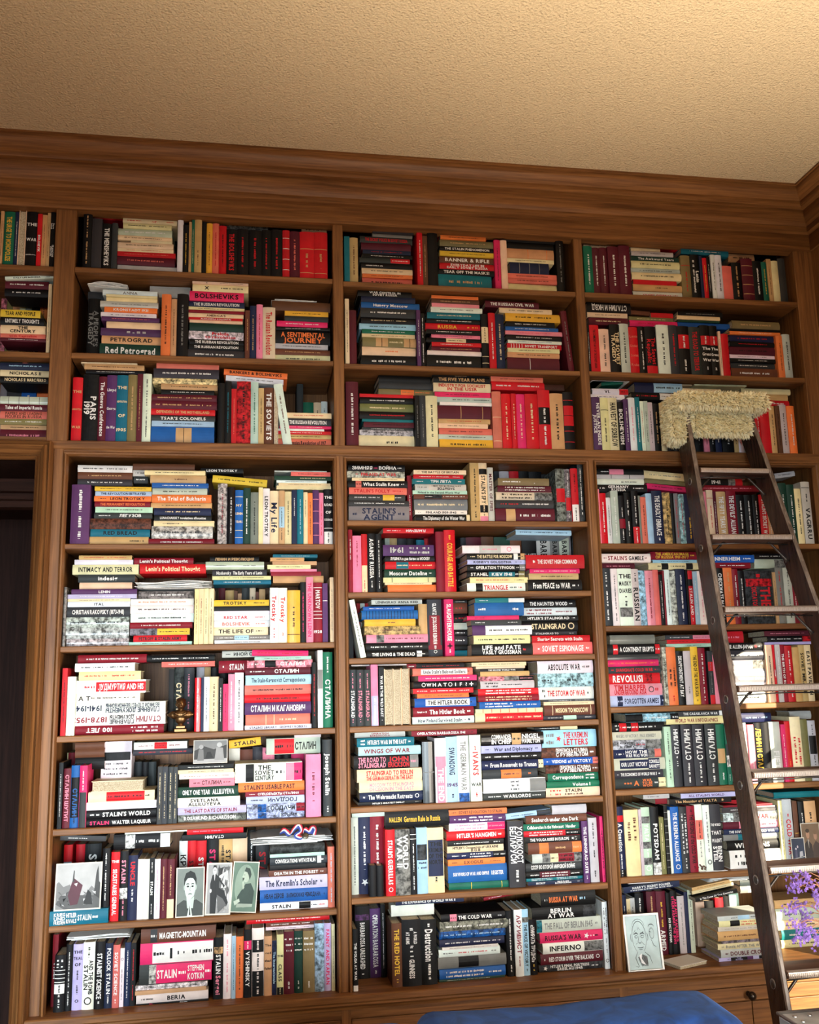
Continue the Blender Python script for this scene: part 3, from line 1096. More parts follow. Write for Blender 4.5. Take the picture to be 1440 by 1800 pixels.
326 310 b k |[k]|[kСТАЛИН]|-
400 310 hp w --|[dgy]|[dgy]
S 388 1082 455 .02
560 445 955 c br !p --
658 415 1060 c k |.|[r----]|[r--]|-
735 386 1080 w k |.|.|.
822 390 1078 k w --|STALIN'S WORLD
908 385 1080 k w ~hpSTALIN|WALTER LAQUEUR
R 828 520 .15
868 280 k k .
935 272 dgy k .
1003 275 k k .
1078 272 dgy k .
U 1088 890
1136 318 dgy c ---|-
1187 318 dgy c --|-
1243 322 dgy c --|-
1283 322 dgy c ---|-
@330 1280 5.333
R 385 300 .15
490 190 w r !b СУ
608 200 br k .
702 175 dgy w -
815 182 p k --
892 182 k w --
970 180 k w --
1105 185 hp k .
F 390 690 100 175 .06 y k STALIN %5
F 1000 1250 52 84 .06 lgy k .
F 738 1245 92 166 .06 lgy k .|[r--]|[r--]|СТАЛИН
S -92 480 340 .03
385 -92 430 k w --
422 -92 430 c k --
472 -80 440 w dr --|---
548 15 440 p k --|СТАЛИНА|--
647 -95 478 dg w ONLY ONE YEAR|ALLILUYEVA
735 -95 490 w k SVETLANA/ALLILUYEVA|.
805 -92 550 lv dr THE LAST DAYS OF STALIN|.
888 -92 545 gy w !m ROSAMUND RICHARDSON|.
S 448 1098 325 .03
505 445 1075 w k |[k]|THE/SOVIET/CENTURY|--|[p]|[hp-]
592 475 1095 o k STALIN'S USABLE PAST|.
636 540 1095 dr w --|СПЕЦОБЪЕКТЫ СТАЛИНА
708 548 1095 lv k !f ГОСДАЧИ|--
792 555 1098 lv k !m |[b*]|ГОСДАЧИ|[dr-]
868 555 1095 lv k !m |[b*]|--|КРЫМА
U 1108 832
1250 245 p m |-|--|.
>1270
1356 108 dgy w Joseph Stalin|-
@70 1450 5.333
#B8
R 180 370 .15
305 190 r w |[lb-]|THE
>335
420 185 r k |HITLER
575 180 k w STALIN
F 190 620 100 150 .08 dgy w --|. %-4
F 690 1220 85 146 .05 k w |[w*]|--|--|[w]
F 800 1380 48 82 .06 w k .
F 60 640 800 968 .0 t w KRIEG/UND/FRIEDEN|HITLER/RIVALS|STALIN|--|.|.
F 582 655 220 760 .02 k w !v --|-- --
U 660 940
742 258 r w THE|SECRETARIES GENERAL
822 250 k p STALIN|[w*]|[k-]|-
912 288 n w ~rUNCLE|--|.|.
968 325 w k .
1025 325 w k .
1072 308 k w --|STALIN|--
1126 322 w p ---
1190 320 m ta ----
1260 320 m ta ---|[c]
@320 1440 5.143
F 45 555 75 122 .06 r p -- -|.|.
F 0 585 132 184 .06 k w !f СТАЛИН
R -25 430 .15
50 195 w k !b КРЕМЛЬ
126 190 r k STALIN
222 195 r w STALIN
332 182 k hp STALIN|-
456 175 ta k STALIN/--|.
590 165 c k .
666 100 k w -|-
790 210 dgy r STALIN
S 696 1325 228 .03
310 795 1290 dgy k !m .
340 795 1290 mt k .
412 795 1315 dgy w CONVERSATIONS WITH STALIN|[w]|-
456 795 1300 k p !m .
512 785 1315 br w DEATH IN THE FOREST|-
628 700 1315 lv n The Kremlin's Scholar|-
748 705 1326 b k ИВАН СЕРОВ|ЗАПИСКИ ИЗ ЧЕМОДАНА|-
872 705 1330 w k STALIN|[k*]|-|~r-
U 1320 815
1382 252 sal lb --|-
@70 1610 5.333
#B9
U 105 900 .07
162 180 dr w VYSHIN
U 130 972
235 368 k w --/--|====|[w--]|--|-
300 272 k w -----|--
396 270 lv k THE/TRIAL/OF|--|--|O
510 250 w k --|AND THE BOMB/STALIN|o
605 242 k w |STALINIST SCIENCE|-
680 258 n w POLLOCK|STALIN|--
745 272 sal w SOVIET SCIENCE|-
786 308 w k !f ----|o
846 255 n w ----
895 258 k r --|-
S 905 1612 112 .02
246 948 1650 br w |[dgy-]|MAGNETIC-MOUNTAIN|.
444 940 1625 hp k |[w--]|[w1]|[w--]|[w--]|[w-]
635 932 1610 dgy w |[lgy*]|[hpSTALIN]|[hp--]|[hpSTEPHEN/KOTKIN]|[hp-]
680 895 1570 w k !m --|----
718 895 1560 ta br .
800 905 1580 w k --|BERIA --|.
908 900 1580 k w ~hpBERIA|SERGO BERIA
@330 1600 5.333
F 552 1330 45 92 .04 r w -----
U 240 910
332 262 k p |[ta*]|~wSTALIN|Sergei
410 225 w p --|---
450 240 lb t ----
524 250 o k ----
600 180 k w |[hp-]|VYSHINSKY|.
716 172 w k |[k--]|---|[k--]|[k--]
790 245 ta k The/god/that/failed|.|.
835 288 n lb !m The Internationale
900 230 c k |.|THE|CLASS|.|[k-]
998 205 m w -/--/--|.|.|.|-
1082 200 dg w -/--/--|.|.|.|-
1192 195 ol w -/--/--|.|.|.|-
1282 125 lb w !m .
1350 125 lv hp FANNY AND KAPLAN
1382 130 c k --
F 732 1195 100 152 .06 br w --|--
F 732 1195 160 190 .05 w k --|---
@600 800 6
#C4
S 76 712 105 .03
172 70 670 k w ЗИМНЯЯ|~hp-|ВОЙНА|-
238 60 670 lgy r !m |-|FINLAND AT WAR|~k-
270 115 670 c k ----
344 70 700 k w |[sal-]|What Stalin Knew|-
416 80 692 sal r STALIN'S FOLLY|---
480 80 675 dgy w ----|[y]|-
540 75 715 dgy w ----|--
680 78 715 gy n -|STALIN'S/AGENT|-
U 700 682 .05
748 215 dr w .|--
S 762 1340 160 .03
205 762 1315 c k -|THE BATTLE OF BRITAIN|.
250 762 1290 r w ----|-
305 750 1305 t w --|ТРИ ЛЕТА --|-
372 780 1320 lgy k !f ЗАБЫТОЕ/-|[lgy-]
415 755 1330 mt k Finland in the Second World War|.
463 765 1335 br w |[k-]|[dgy*]|---|-
578 772 1336 gy c -|-----|-
626 780 1332 w k -|FINLAND 1939-1940|-
688 785 1355 k w .|The Diplomacy of the Winter War|[c]
@820 800 6
U 45 682
140 75 ta k -- ---|-
230 60 c k |[k*]|STALIN'S SPY|[k--]|-|[p]
292 130 lgy m MASTER OF SPIES|.
R 295 330 .15
352 150 dgy k .
455 165 lgy k --
552 172 r k *
660 150 k w -
800 155 k gy --
942 200 k r -
S 308 932 245 .03
322 332 870 ol w --|-.
388 330 900 m w !f ---/---
476 316 912 c k ---/---|[gy*]
562 308 918 dgy w !f ---|~r--
682 305 935 m w |[ta]|----|--
U 955 678
1052 140 gy w !g !m .|.|[r]|.|.
1108 145 gy w !m -|--|[r]|-
1182 142 r k --|.|[w-]
1268 60 dgy w !m ------
@600 920 6
#C5
U 75 705
122 65 dr w -|.
215 130 p dr --|--|.|.|.
278 112 r c |.|.|[c.]|[c-]
368 105 k w AGAINST RUSSIA|--
432 110 k w -- --|-
F 440 978 48 104 .03 r w !f Л.МЛЕЧИН|--|-
R 460 330 .15
510 150 lgy k .
590 135 ta k -
688 150 dgy k .
792 150 k k .
878 175 t k .
950 150 r w -
S 462 1008 228 .03
342 440 978 pu lgy !f ----/----|1941
404 465 985 k w ЛУБЯНКА в дни битвы за МОСКВУ
482 462 1000 r c |[t--]|--|--
570 455 1000 dg w Moscow Dateline|-
622 445 1008 c k =|.|.|=
648 460 955 c k --
716 490 1025 o br .
U 1000 702
1090 88 dr k .
1208 70 r y !g --|COURAGE AND BATTLE
@810 920 5.76
R 0 330 .15
58 145 dgy w !h GLANTZ|.
212 140 m w !h GLANTZ|.
338 135 br w !h GLANTZ|.
502 140 dg w !h GLANTZ|.
620 135 br w !h GLANTZ|.
768 135 k w !h GLANTZ|~o-|-|-
905 125 lgy k BARBAROSSA|-
1002 125 gy k BARBAROSSA|-
1105 125 lgy k BARBAROSSA|-
1130 115 gy k .
1188 80 dgy w !m .
F 560 1125 65 118 .05 lb n --|---|-- %-1
S 68 655 222 .03
300 20 605 w p |[lgy--]|o
368 65 650 k c --|THE BATTLE FOR MOSCOW|[w]|-|[ta-]
416 65 655 lv k KONEV'S GOLGOTHA|--
480 65 652 k w -|OPERATION TYPHOON|-|[gy-]
546 65 655 k w STAHEL|[tKIEV 1941]|-|[ol-]
602 92 685 c r ---|~k-
680 66 656 w r |[k]|TRIANGLE|~k--|-
S 660 1250 320 .02
456 658 1252 r w |-|THE SOVIET HIGH COMMAND|-
506 702 1210 hp w --|---|-
568 690 1196 ta k !f ------|.
670 686 1236 k w From PEACE to WAR|-|-
@600 1040 6
#C6
U 75 690 .1
128 200 dgy k .
U 140 690
200 50 w k %11 --
R 160 200 .15
200 100 r k =
250 100 w k =
310 100 r k =
F 320 855 80 150 .06 lgy k LENINGRAD|ANNA REID
S 268 922 155 .03
198 230 768 b w ----|.
290 215 808 b n ================
362 245 782 y br |.|-|.|.
452 245 835 ta br !m .|-|-|-
538 265 915 p m |[gy*]|-----|---
624 265 922 k w --|----
688 268 922 k w THE LIVING & THE DEAD|[w-]|-
U 822 690 .05
914 130 ta br .
1068 55 dgy w GLANTZ|[dr]COLOSSUS REBORN|[dr-]|o
>1092
1190 65 hp w SLAUGHTERHOUSE|~k+|-
S 1180 1330 60 .1
120 k w --
230 br r --
330 k r --
400 lgy k .
470 k w --
560 dgy w --
620 k k .
684 t k .
@810 1030 5.76
S 112 720 98 .02
168 148 645 t w -|.|.|[w.]
300 143 642 b w -|.|.|.|-
343 65 590 hp m -|.|.
396 105 612 dgy w -|.|.|-
497 120 728 pu m |[w------]
586 135 705 c k -|-|-
706 110 716 k w .|LIFE and FATE/VASILY GROSSMAN|~r-
S 655 1190 140 .09
218 600 1165 k w |THE HAUNTED WOOD|-
300 620 1180 w dr ---/---|--
352 620 1190 k w HITLER'S STALINGRAD|-
462 620 1190 k c -|STALINGRAD|o
500 620 1180 dgy w STALINGRAD TO|-
S 730 1335 500 .02
570 725 1315 r w Sharing Secrets with Stalin|.
696 732 1342 sal w -|SOVIET ESPIONAGE|-
@600 1150 6
#C7
F 105 690 92 142 .06 lgy k --|----|*
F 800 1300 88 138 .06 k r ---|--
F 692 790 90 140 .06 dr w -
U 82 762
162 165 dgy p -|---|~wSTALINGRAD|-
242 165 dgy p -|---|STALINGRAD|-
316 165 dgy p -|---|STALINGRAD|-
392 110 p w .|.|[lv--]
>402
458 138 k w .|WAR IN THE WILD EAST|-
552 155 c k !p -|.|.
636 155 c k !p -|.|.
728 145 ta br !p .
S 758 1400 145 .03
224 755 1390 sal k |.|[wUncle Stalin's Beloved Soldiers]|-
282 810 1430 hp w ------
358 765 1435 k w |o|W|H|A|T|o|I|F|?|+
412 755 1392 r w --|-----|--
460 800 1345 o k ------
556 775 1425 b k |.|[w- THE HITLER BOOK -]|-
656 760 1400 dr w - -|The Hitler Book|-
738 750 1405 w n How Finland Survived Stalin|~k-|*
@820 1150 5.538
S 95 742 62 .03
112 50 585 c k ------
138 95 575 c k .
165 130 560 k w THE SECOND WORLD WAR
212 135 615 ta k .
258 120 655 p k !m |-|[gy*]|[k-]
332 135 662 lgy k --/--|---|.
396 115 702 r w ---/------
458 115 705 dr c ---/------
528 130 725 b w ---/---|-|-
568 90 745 c r =======
668 85 745 c r |[r---]|[r---]|[r---]|[r--]
S 692 1275 60 .03
184 690 1272 w k |ABSOLUTE WAR|~gy-|-
318 692 1260 lb k !m -|.|-|.
438 705 1278 w r ~k-/-|THE STORM OF WAR|~k-
460 750 1270 dgy w ---|--
494 755 1270 c k -----
594 760 1268 br c |=|MISSION TO MOSCOW|=
648 752 1258 dgy w --|[mt]|.|-
@600 1270 6
#C8
F 140 672 74 104 .07 lgy dr OPERATION/BARBAROSSA
F 738 1430 50 118 .05 dr w OPERATION BARBAROSSA 1941|~k--
S 165 858 158 .03
250 165 768 t w --/--|HITLER'S WAR IN THE EAST|-
343 180 840 lb dr WINGS OF WAR|.
488 132 815 k p THE ROAD TO/STALINGRAD|~rJOHN/ERICKSON|[gy-]
622 165 852 c r .|STALINGRAD TO BERLIN/THE GERMAN DEFEAT IN THE EAST|.
732 190 877 c p .|MOSCOW TO STALINGRAD/DECISION IN THE EAST|.
832 195 862 n w -|The Wehrmacht Retreats|o
892 180 855 k w HITLER'S GREATEST DEFEAT|-
U 862 870
992 205 k gy !m !g =
1112 165 w w |.|[p]|[pTHE END]
1235 150 lb n |SWANSONG|~pu1945|-
1356 140 w gy THE GERMAN WAR|[b*]
@820 1270 5.333
U 35 745
142 118 w r |-|IVAN'S|~kWAR|-
F 640 1045 22 52 .05 k w --|[c]
S 148 738 95 .02
212 140 730 k w !g |COMMANDER/IN CHIEF|[ta--]|NIGEL/HAMILTON
282 140 706 lv k --|War and Diplomacy|-
352 140 698 k w -|------|-
437 145 722 n w -|From Roosevelt to Truman|[c-]
525 155 672 dgy o |.|[o---]|.|-
657 160 745 w k |.|-/-/-|.|[gy]
732 160 742 dgy w ---|WARLORDS|-|-
S 722 1280 68 .03
230 715 1272 lb r ~gy--/--|*|THE KREMLIN/LETTERS|.
328 705 1216 br w !m |.|ПЕРЕПИСКА СТАЛИНА/С РУЗВЕЛЬТОМ|[br-]
392 720 1262 b w -|VISIONS of VICTORY|[sal-]
472 742 1262 br w !m |.|ПЕРЕПИСКА СТАЛИНА/С РУЗВЕЛЬТОМ|[br-]
548 768 1276 g w Correspondence|---/-
608 750 1276 g w |.|.|Volume 1
698 745 1292 c r --/--|~kSTALIN/--|.|.
@600 1410 5.76
#C9
U 98 900 .05
178 160 lgy k ---
298 150 n w -----|*
442 140 dr w -----
U 288 935 .0
362 645 k k .
430 645 k n .
>450
548 280 r w |STALIN'S GUERRILLAS|o
700 275 gy w !m WORLD/WAR II|.|.
768 270 k w ==|------|--|-
878 260 lb k |[dgy*]|-/-|.|.
1045 260 c k |[nTHE/KREMLIN/OF THE/NORTH]|[n]|-|.
F 110 440 84 128 .03 lgy w .
F 445 1092 88 252 .03 k y NALLEN|German Rule in Russia|.|[k*]
@840 1400 5.76
S -300 285 128 .03
186 -300 300 o br --|SOVIET REVOLUTION TO STALIN
266 -285 282 pu w --|----/---|-
346 -290 280 w p ----/---|[hp--]
438 -315 282 r w |HITLER'S HANGMEN|-
492 -310 262 k w -----|-
562 -310 262 c k HITLER'S Occupation of UKRAINE/В О В
630 -310 290 n w --|---/---|[k-]
694 -300 282 o br -|EXODUS|--
868 -298 302 b w SURVIVORS OF WAR AND EMPIRE|REGISTER
965 -290 326 g y |=|.|.|=
U 312 945
476 250 dgy w ХОЛОКОСТ/БЕЛАРУСИ|--
F 285 745 150 210 .05 lb n ---|[dgy-] %4
F 748 1100 84 170 .05 lgy w .
S 490 1062 190 .03
272 490 1105 br w Seaburch under the Dark|.
342 455 1030 g w Collaboration in the Holocaust|Handler
402 460 1042 r w ----/----|[k-]
462 480 1042 k w THE VOLGA RISES IN EUROPE|*|-/-
578 510 1052 br ta |[o]|.|--|.|[o-]
672 555 1062 lgy k |[gy*]|[c-]|[dr---/---]|[gy*]
752 490 1068 dgy w СССР ВО ВТОРОЙ МИРОВОЙ ВОЙНЕ|.
818 490 1070 k w -|[m---/---]|-
852 495 1070 t w ---/--|---/---
930 510 1072 n w SECRET|NAZI PLANS/EASTERN EUROPE|-
U 1068 890
1130 250 pu w THE LENINGRAD SUITE|-
>1140
1228 218 lgy k --|--|.|-
>1252
1340 200 hp k |THE UNKNOWN BLACK BOOK|-
@600 1560 5.76
#C10
U 140 960 .12
294 190 k w |[pu*]|BARBAROSSA UNLEASHED|-
402 215 pu w OPERATION BARBAROSSA|-
450 172 k w -----
U 105 1095 -.01
172 425 k w |.|THE VOLGA AT WAR|.|[w]
F 505 940 172 214 .05 w w .
F 552 1245 98 166 .04 n w THE EXPERIENCE OF WORLD WAR II|.
U 515 1075 .0
618 365 br y THE RED HOTEL|-
812 325 k w |-|A WORLD/AT ARMS|----|GUINNESS|.
972 325 k w -|Destruction|---|-
@840 1540 5.538
S -380 270 358 .02
432 -360 265 k w |[p-]|THE COLD WAR|.|-
528 -370 300 gy w !m --|--
602 -375 275 b lb !m ---|----
674 -375 262 n w ---|--|-
702 -350 200 w k ------
778 -378 222 w k --|~r-----|-
892 -385 288 gy k |[k*]|.|.
986 -375 272 b w ---/---|-
1080 -378 268 dg w ------|.
U 285 1005
362 340 k w ------|-
442 325 w dr --АРХИВИСТ|--|.
506 325 lb k |[gy*]|THE PRICE OF VICTORY|-
580 425 k w «УМИРАТЬ ТРУДНО»|~y--
F 60 515 168 200 .05 dr w --|--- %7
S 605 1225 150 .03
288 615 1150 k o ~w-|RUSSIA AT WAR|~lb--|.|.
408 525 1152 k w |BERLIN/AT WAR|.|[dgy*]
538 575 1208 lgy gy [t*]|THE FALL OF BERLIN 1945|-
638 605 1215 hp k RUSSIA'S WAR|~w*|~w-|-
742 630 1228 w k -INFERNO|[gy*]|[gy*]
848 610 1222 m w -|RED STORM OVER THE BALKANS|o
922 600 1218 dgy w !m *|HITLER'S FINAL FORTRESS/BRESLAU 1945|--
986 600 1222 dr w TO THE BITTER END|----/---|-
U 1228 960 .02
1310 250 w k -----/-----|---|o
@1040 810 3.6
#D4
F 35 330 52 84 .05 k w -|[p]|.|.
F 30 332 88 112 .05 lgy k ==
F 30 332 114 146 .05 w k .|-
F 30 352 150 184 .04 k w -|GERMANY/RUSSIA|--
F 332 602 70 118 .05 c gy --- %-4
F 338 606 122 148 .05 ol k . %-4
F 352 612 152 186 .05 hp k --- %-5
F 690 955 112 150 .05 k w 1941 --|[gy*]|[r]
F 660 1062 156 180 .04 dr p ---
F 690 975 82 104 .06 lgy k .
F 1165 1295 70 102 .05 lgy k -- %8
U 32 520
56 180 p r -
100 205 r w !g -
130 232 w k --
177 190 lgy w ----
217 220 k w |--|[dr]|--
258 200 k w -|-
302 190 k w ---|[r-]
318 220 gy k .
355 228 sal k --
394 205 lb w .
460 188 n w THE DEADLY EMBRACE|-
508 200 ta k !m -
530 205 k k .
560 205 gy r ---
595 210 lb r !m --
650 210 n y |.|---
702 200 k w --
738 195 p w -
778 185 c r =|--|=
800 195 m w -
862 195 ta w THE FIFTY YEARS WAR
924 190 dr w THE DEVILS' ALLIANCE
980 215 k w -----
1030 215 k w -----
1070 215 k w -----
1118 215 r w STALIN'S SECRET WAR
1150 230 ta w ----
1200 180 k gy --
1252 140 dg w --
1300 150 dg w --
1345 175 c k --
1400 132 lgy k =|--|VAGRRU
@1040 950 3.6
#D5
F 55 376 84 138 .03 w dr -|STALIN'S|~kGAMBLE|-
F 60 275 144 174 .05 m p ----
F 376 672 70 120 .04 dr y THE AMERICAN IMAGE/OF RUSSIA 1917-1977|-
F 388 668 122 140 .05 lb k --
F 360 686 142 184 .04 c k |-|[k]|----|[k]|.
F 700 1030 92 136 .04 b w MANNERHEIM|--
F 780 1008 140 168 .04 dr w ------
F 1035 1220 82 114 .05 k w -|-
F 1030 1235 118 168 .05 lgy k |.|[gy*]
U 72 540
132 175 dgy w --|----
174 178 w k ----|-
262 178 w k THE/MAISKY/DIARIES|--|[gy*]|.
308 180 lgy k !b --|RUSSIAN
350 190 lb w !m .
402 190 p dr !g ---
438 185 sal r .
462 215 k w ---
474 190 dr k .
508 185 w k --
545 190 lgy k !m ===
604 180 n w ----|-
618 185 k k .
652 190 r w |[k]|STALIN AND|-
682 195 lb w !g -
726 192 w p --|--
800 190 m w --
848 175 k w CHECKMATE IN BERLIN
904 172 o ta --|--
942 180 dr w ---
985 190 k w ----
1162 190 dgy r !m -|[r*]|THE/DICTATOR|[ta*]|.
1182 200 ta k -
1228 170 gy r -|---
1280 172 lgy k -|--
1310 180 dr w --
1390 180 br k --
@1050 1100 6.545
#D6
F 152 672 105 200 .04 gy w !g .
F 790 1322 106 154 .05 dgy w --|[p-]
F 800 1322 158 200 .05 r k --|--
F 800 1326 204 234 .05 mt k .|--
S 145 760 210 .03
330 106 722 k w |[r-]|A CONTINENT ERUPTS|[r-]
390 120 704 dgy w !g .|.
466 115 712 hp o -|------|-
546 125 730 dgy r -|SHANGHAI'S COLD WAR|-
668 135 732 r w !b REVOLUSI|[r*]|.
802 140 748 p r !b TIM HARPER/UNDERGROUND ASIA|~dgyo|-
942 150 792 lv n |[n-]|FORGOTTEN ARMIES|[n-]
U 765 925
812 245 lgy k !m --
920 245 o r |.|~k---/---|.|-
>930
1015 290 k w !m DISAPPOINTMENT AT BAY|.
1098 290 lgy k |.|.|.|~k-|.
1182 240 y k |THE END OF THE WAR IN ASIA|-
1264 255 dr w -----|-|-
>1285
1345 290 dgy gy |[r-]|----|[r]
1402 330 p k .
@1250 1090 7.58
S 250 740 300 .03
402 150 700 k w THE ALLEN-JAPAN|~r*|-
532 150 712 dgy w !g ---
652 150 700 lgy gy !g ----|[gy*]
832 150 742 gy w !g -----/---
960 150 745 w k ---
1108 150 745 w k -----
F 130 440 150 240 .05 r p --
F 715 1322 142 206 .04 m p ----
F 765 1338 210 286 .04 k w -|---|--|[r*]
F 722 1342 290 314 .04 lv k .
U 758 1085
850 330 c k --
880 330 r w HERBERT --
948 325 lgy w ----
1008 330 dr w THE BIRTH OF RUSSIA
1108 340 r w ---|--
1200 360 ta ta .
1284 330 ta k SOVIET MIRAGE
1375 330 c k EAST PAVILION
@1060 1240 6
#D7
F 242 796 84 156 .04 lb w !m [k]|[k*]|-----|[k-]
F 800 1268 58 106 .05 dgy w THE CASABLANCA WAR --|[w]
F 665 1286 116 186 .04 c dr |WORLD WAR II INFOGRAPHICS|.
S 108 648 180 .03
276 92 652 k w -/-|[r-]|-|[r-]|--|--|.
362 100 620 lgy gy MAKERS OF VICTORY|PAUL KENNEDY|.
462 100 610 lgy k !m -/--|~r-|[gy*]
556 108 626 n w --|HOW THE/WAR WAS WON|[gy*]|[sal]
682 112 658 lgy k |~w[nOUR LOST VICTORY]|~w[nCORRELLI/BARNETT]|.
766 116 638 dgy w -|THE ECONOMICS OF WORLD WAR II|-
882 122 672 dgy o |--|A|WAR/TO BE/WON|~w-|[c-]
U 668 845
740 225 mt k ---|---
830 205 dgy w !f |[dgy]|--|СТАЛИН
>845
960 202 dgy w !f -|--|СТАЛИН
>965
1085 200 dgy w !f -|--|СТАЛИН
>1095
1215 198 dgy w !f -|--|СТАЛИН
1300 200 g w |.|[ta.]|.|-
1345 200 g w |.|[dgy]|[w*]|.|-
@1280 1220 9
F 215 690 300 372 .04 n lb --|-
F 985 1330 270 400 .12 lgy lgy .
U 235 1430
335 460 w k -----
>350
445 485 p w -----
565 455 k y !b ЛЕНИН И СТАЛИН
692 450 k k .
872 440 lgy w |.|.|FIFTY
938 480 hp w --
1030 430 r o |.|.|--
1200 360 c r |---/---|.
1312 400 ol k .
1435 420 lgy k -|[k]|-|.
@1070 1385 6
#D8
F 762 1336 54 104 .05 lv pu ALL STALIN'S WORLD|.
F 640 1300 108 166 .04 k ta The Meaning of YALTA|*|.
F 362 640 68 112 .06 lgy k --|.
F 490 622 112 136 .06 dr k .
U 88 905
178 200 n w |[r]|A Question|----|[k-]
330 230 c br ---/--|.|.|.
362 225 lgy k --|.
455 205 mt w |[gy*]|YALTA|[gy*]|--|[gy*]|o
546 200 k w |POTSDAM|[w*]
600 310 ol c ----|--
640 185 k gy ===|======
676 240 w k .
765 200 b w THE KREMLIN ALLIANCE|o
848 200 dgy w ----/----|-
936 190 dr k -|THE ORIGINS of the COLD WAR|-
1014 175 w gy |[sal--]|--|.
1085 180 w k ------|o
1206 172 dgy w |.|THE WORLD/THAT/WASN'T|BENN/STEIL|.
@1260 1380 8
F 800 1500 90 160 .05 t w .
S 120 900 272 .03
300 100 800 dr k .
378 80 872 dgy w !g -|.
505 90 858 w r !m |[gy*]|THE WAR|[gy*]
608 92 865 m w |.|[p]|--|[p---]
682 100 880 n w THE SOVIETS AND THE COLD WAR
770 100 925 gy w |[t]|--|.
910 150 960 k w !m WEAPONS|.
1100 185 1010 w k --/--|.|.
U 905 1040
958 220 c k --
1090 200 lgy r |-|COLD WAR|-
>1105
1175 225 br y !h --
1262 230 k w --
1440 225 ta k --
@1080 1540 6.545
#D9
F 100 756 90 160 .04 n w --HARRY'S SECRET FOLDER/---- %3
F 168 752 52 84 .05 w k .
U 80 880 .13
105 225 r k .
155 215 n w --
200 262 c k -
262 258 lgy k -|-
365 200 k w -|-|-
>395
502 180 m ta -|--
612 175 m y |-|----|~wARMED
662 190 k w |.|ИЗ ИСТОРИИ
738 165 k w ~hpARKADY VAKSBERG/STALIN AGAINST THE JEWS|.
>745
825 230 lgy gy ----
868 185 n w .
922 160 lgy k -
R 935 300 .2
1040 300 c k .
1160 290 k w .
1252 250 r k .
1335 235 k w .
1445 205 mt k .
F 890 1330 85 125 .1 ta k ---- %8
F 900 1390 128 165 .1 c k -- %8
F 925 1420 196 240 .08 k w In The Cause Of Two Countries %8
@1260 1530 6.667
S 40 620 522 .0
578 10 600 lgy k |-|[lb]|--
652 30 605 c r |[k*]|---/--|[r]
702 20 600 lgy gy -----
812 10 600 ta br ------|.
848 60 610 gy k !m .
918 20 620 c gy -|Russia AFTER THE WAR
1014 55 640 lgy m -|DOUBLE CROSS
1112 35 650 lv k |-|[kTruth/Revealed]|[pu]|[lv]|[k]|[pu]
F 275 470 95 184 .14 dgy w .
F 285 470 186 268 .14 gy w |.|[w]|.
S 735 1250 340 .1
440 690 1250 ta k --
575 700 1250 lgy k --
685 700 1250 c k --
805 760 1250 t w --
875 760 1250 c k --
'''
# ------------------------------------------------------------------ books: materials
def cover_fn(gloss):
    def fn(nt, b):
        L = nt.links; at_ = N(nt, 'ShaderNodeAttribute'); at_.attribute_name = 'Col'
        ge = N(nt, 'ShaderNodeNewGeometry'); n = N(nt, 'ShaderNodeTexNoise'); n.inputs['Scale'].default_value = 70; n.inputs['Detail'].default_value = 5; n.inputs['Roughness'].default_value = 0.65
        L.new(ge.outputs['Position'], n.inputs[0])
        mr = N(nt, 'ShaderNodeMapRange'); mr.inputs['From Min'].default_value = 0.38; mr.inputs['From Max'].default_value = 0.62; mr.inputs['To Min'].default_value = 0.15; mr.inputs['To Max'].default_value = 1.25
        L.new(n.outputs[0], mr.inputs['Value'])
        n2 = N(nt, 'ShaderNodeTexNoise'); n2.inputs['Scale'].default_value = 22; n2.inputs['Detail'].default_value = 6; L.new(ge.outputs['Position'], n2.inputs[0])
        m2 = N(nt, 'ShaderNodeMapRange'); m2.inputs['From Min'].default_value = 0.3; m2.inputs['From Max'].default_value = 0.7; m2.inputs['To Min'].default_value = 0.88; m2.inputs['To Max'].default_value = 1.1
        L.new(n2.outputs[0], m2.inputs['Value'])
        mx = N(nt, 'ShaderNodeMix', data_type='FLOAT'); L.new(at_.outputs['Alpha'], mx.inputs[0]); L.new(m2.outputs[0], mx.inputs[2]); L.new(mr.outputs[0], mx.inputs[3])
        v = N(nt, 'ShaderNodeVectorMath', operation='SCALE'); L.new(at_.outputs['Color'], v.inputs[0]); L.new(mx.outputs[0], v.inputs['Scale'])
        L.new(v.outputs[0], b.inputs['Base Color'])
    return fn
BKM = mat('book_cover', rough=0.52, fn=cover_fn(0), spec=0.22)
BKG = mat('glossy_jacket', rough=0.25, fn=cover_fn(1), spec=0.35, coat=0.25)
def page_fn(nt, b):
    L = nt.links; ge = N(nt, 'ShaderNodeNewGeometry'); n = N(nt, 'ShaderNodeTexNoise'); n.inputs['Scale'].default_value = 420; n.inputs['Detail'].default_value = 2
    L.new(ge.outputs['Position'], n.inputs[0]); r = N(nt, 'ShaderNodeValToRGB')
    r.color_ramp.elements[0].position = 0.35; r.color_ramp.elements[1].position = 0.65
    r.color_ramp.elements[0].color = (0.30, 0.23, 0.14, 1); r.color_ramp.elements[1].color = (0.60, 0.52, 0.38, 1)
    L.new(n.outputs[0], r.inputs[0]); L.new(r.outputs[0], b.inputs['Base Color'])
PAGE = mat('page_paper', rough=0.85, fn=page_fn, spec=0.2)
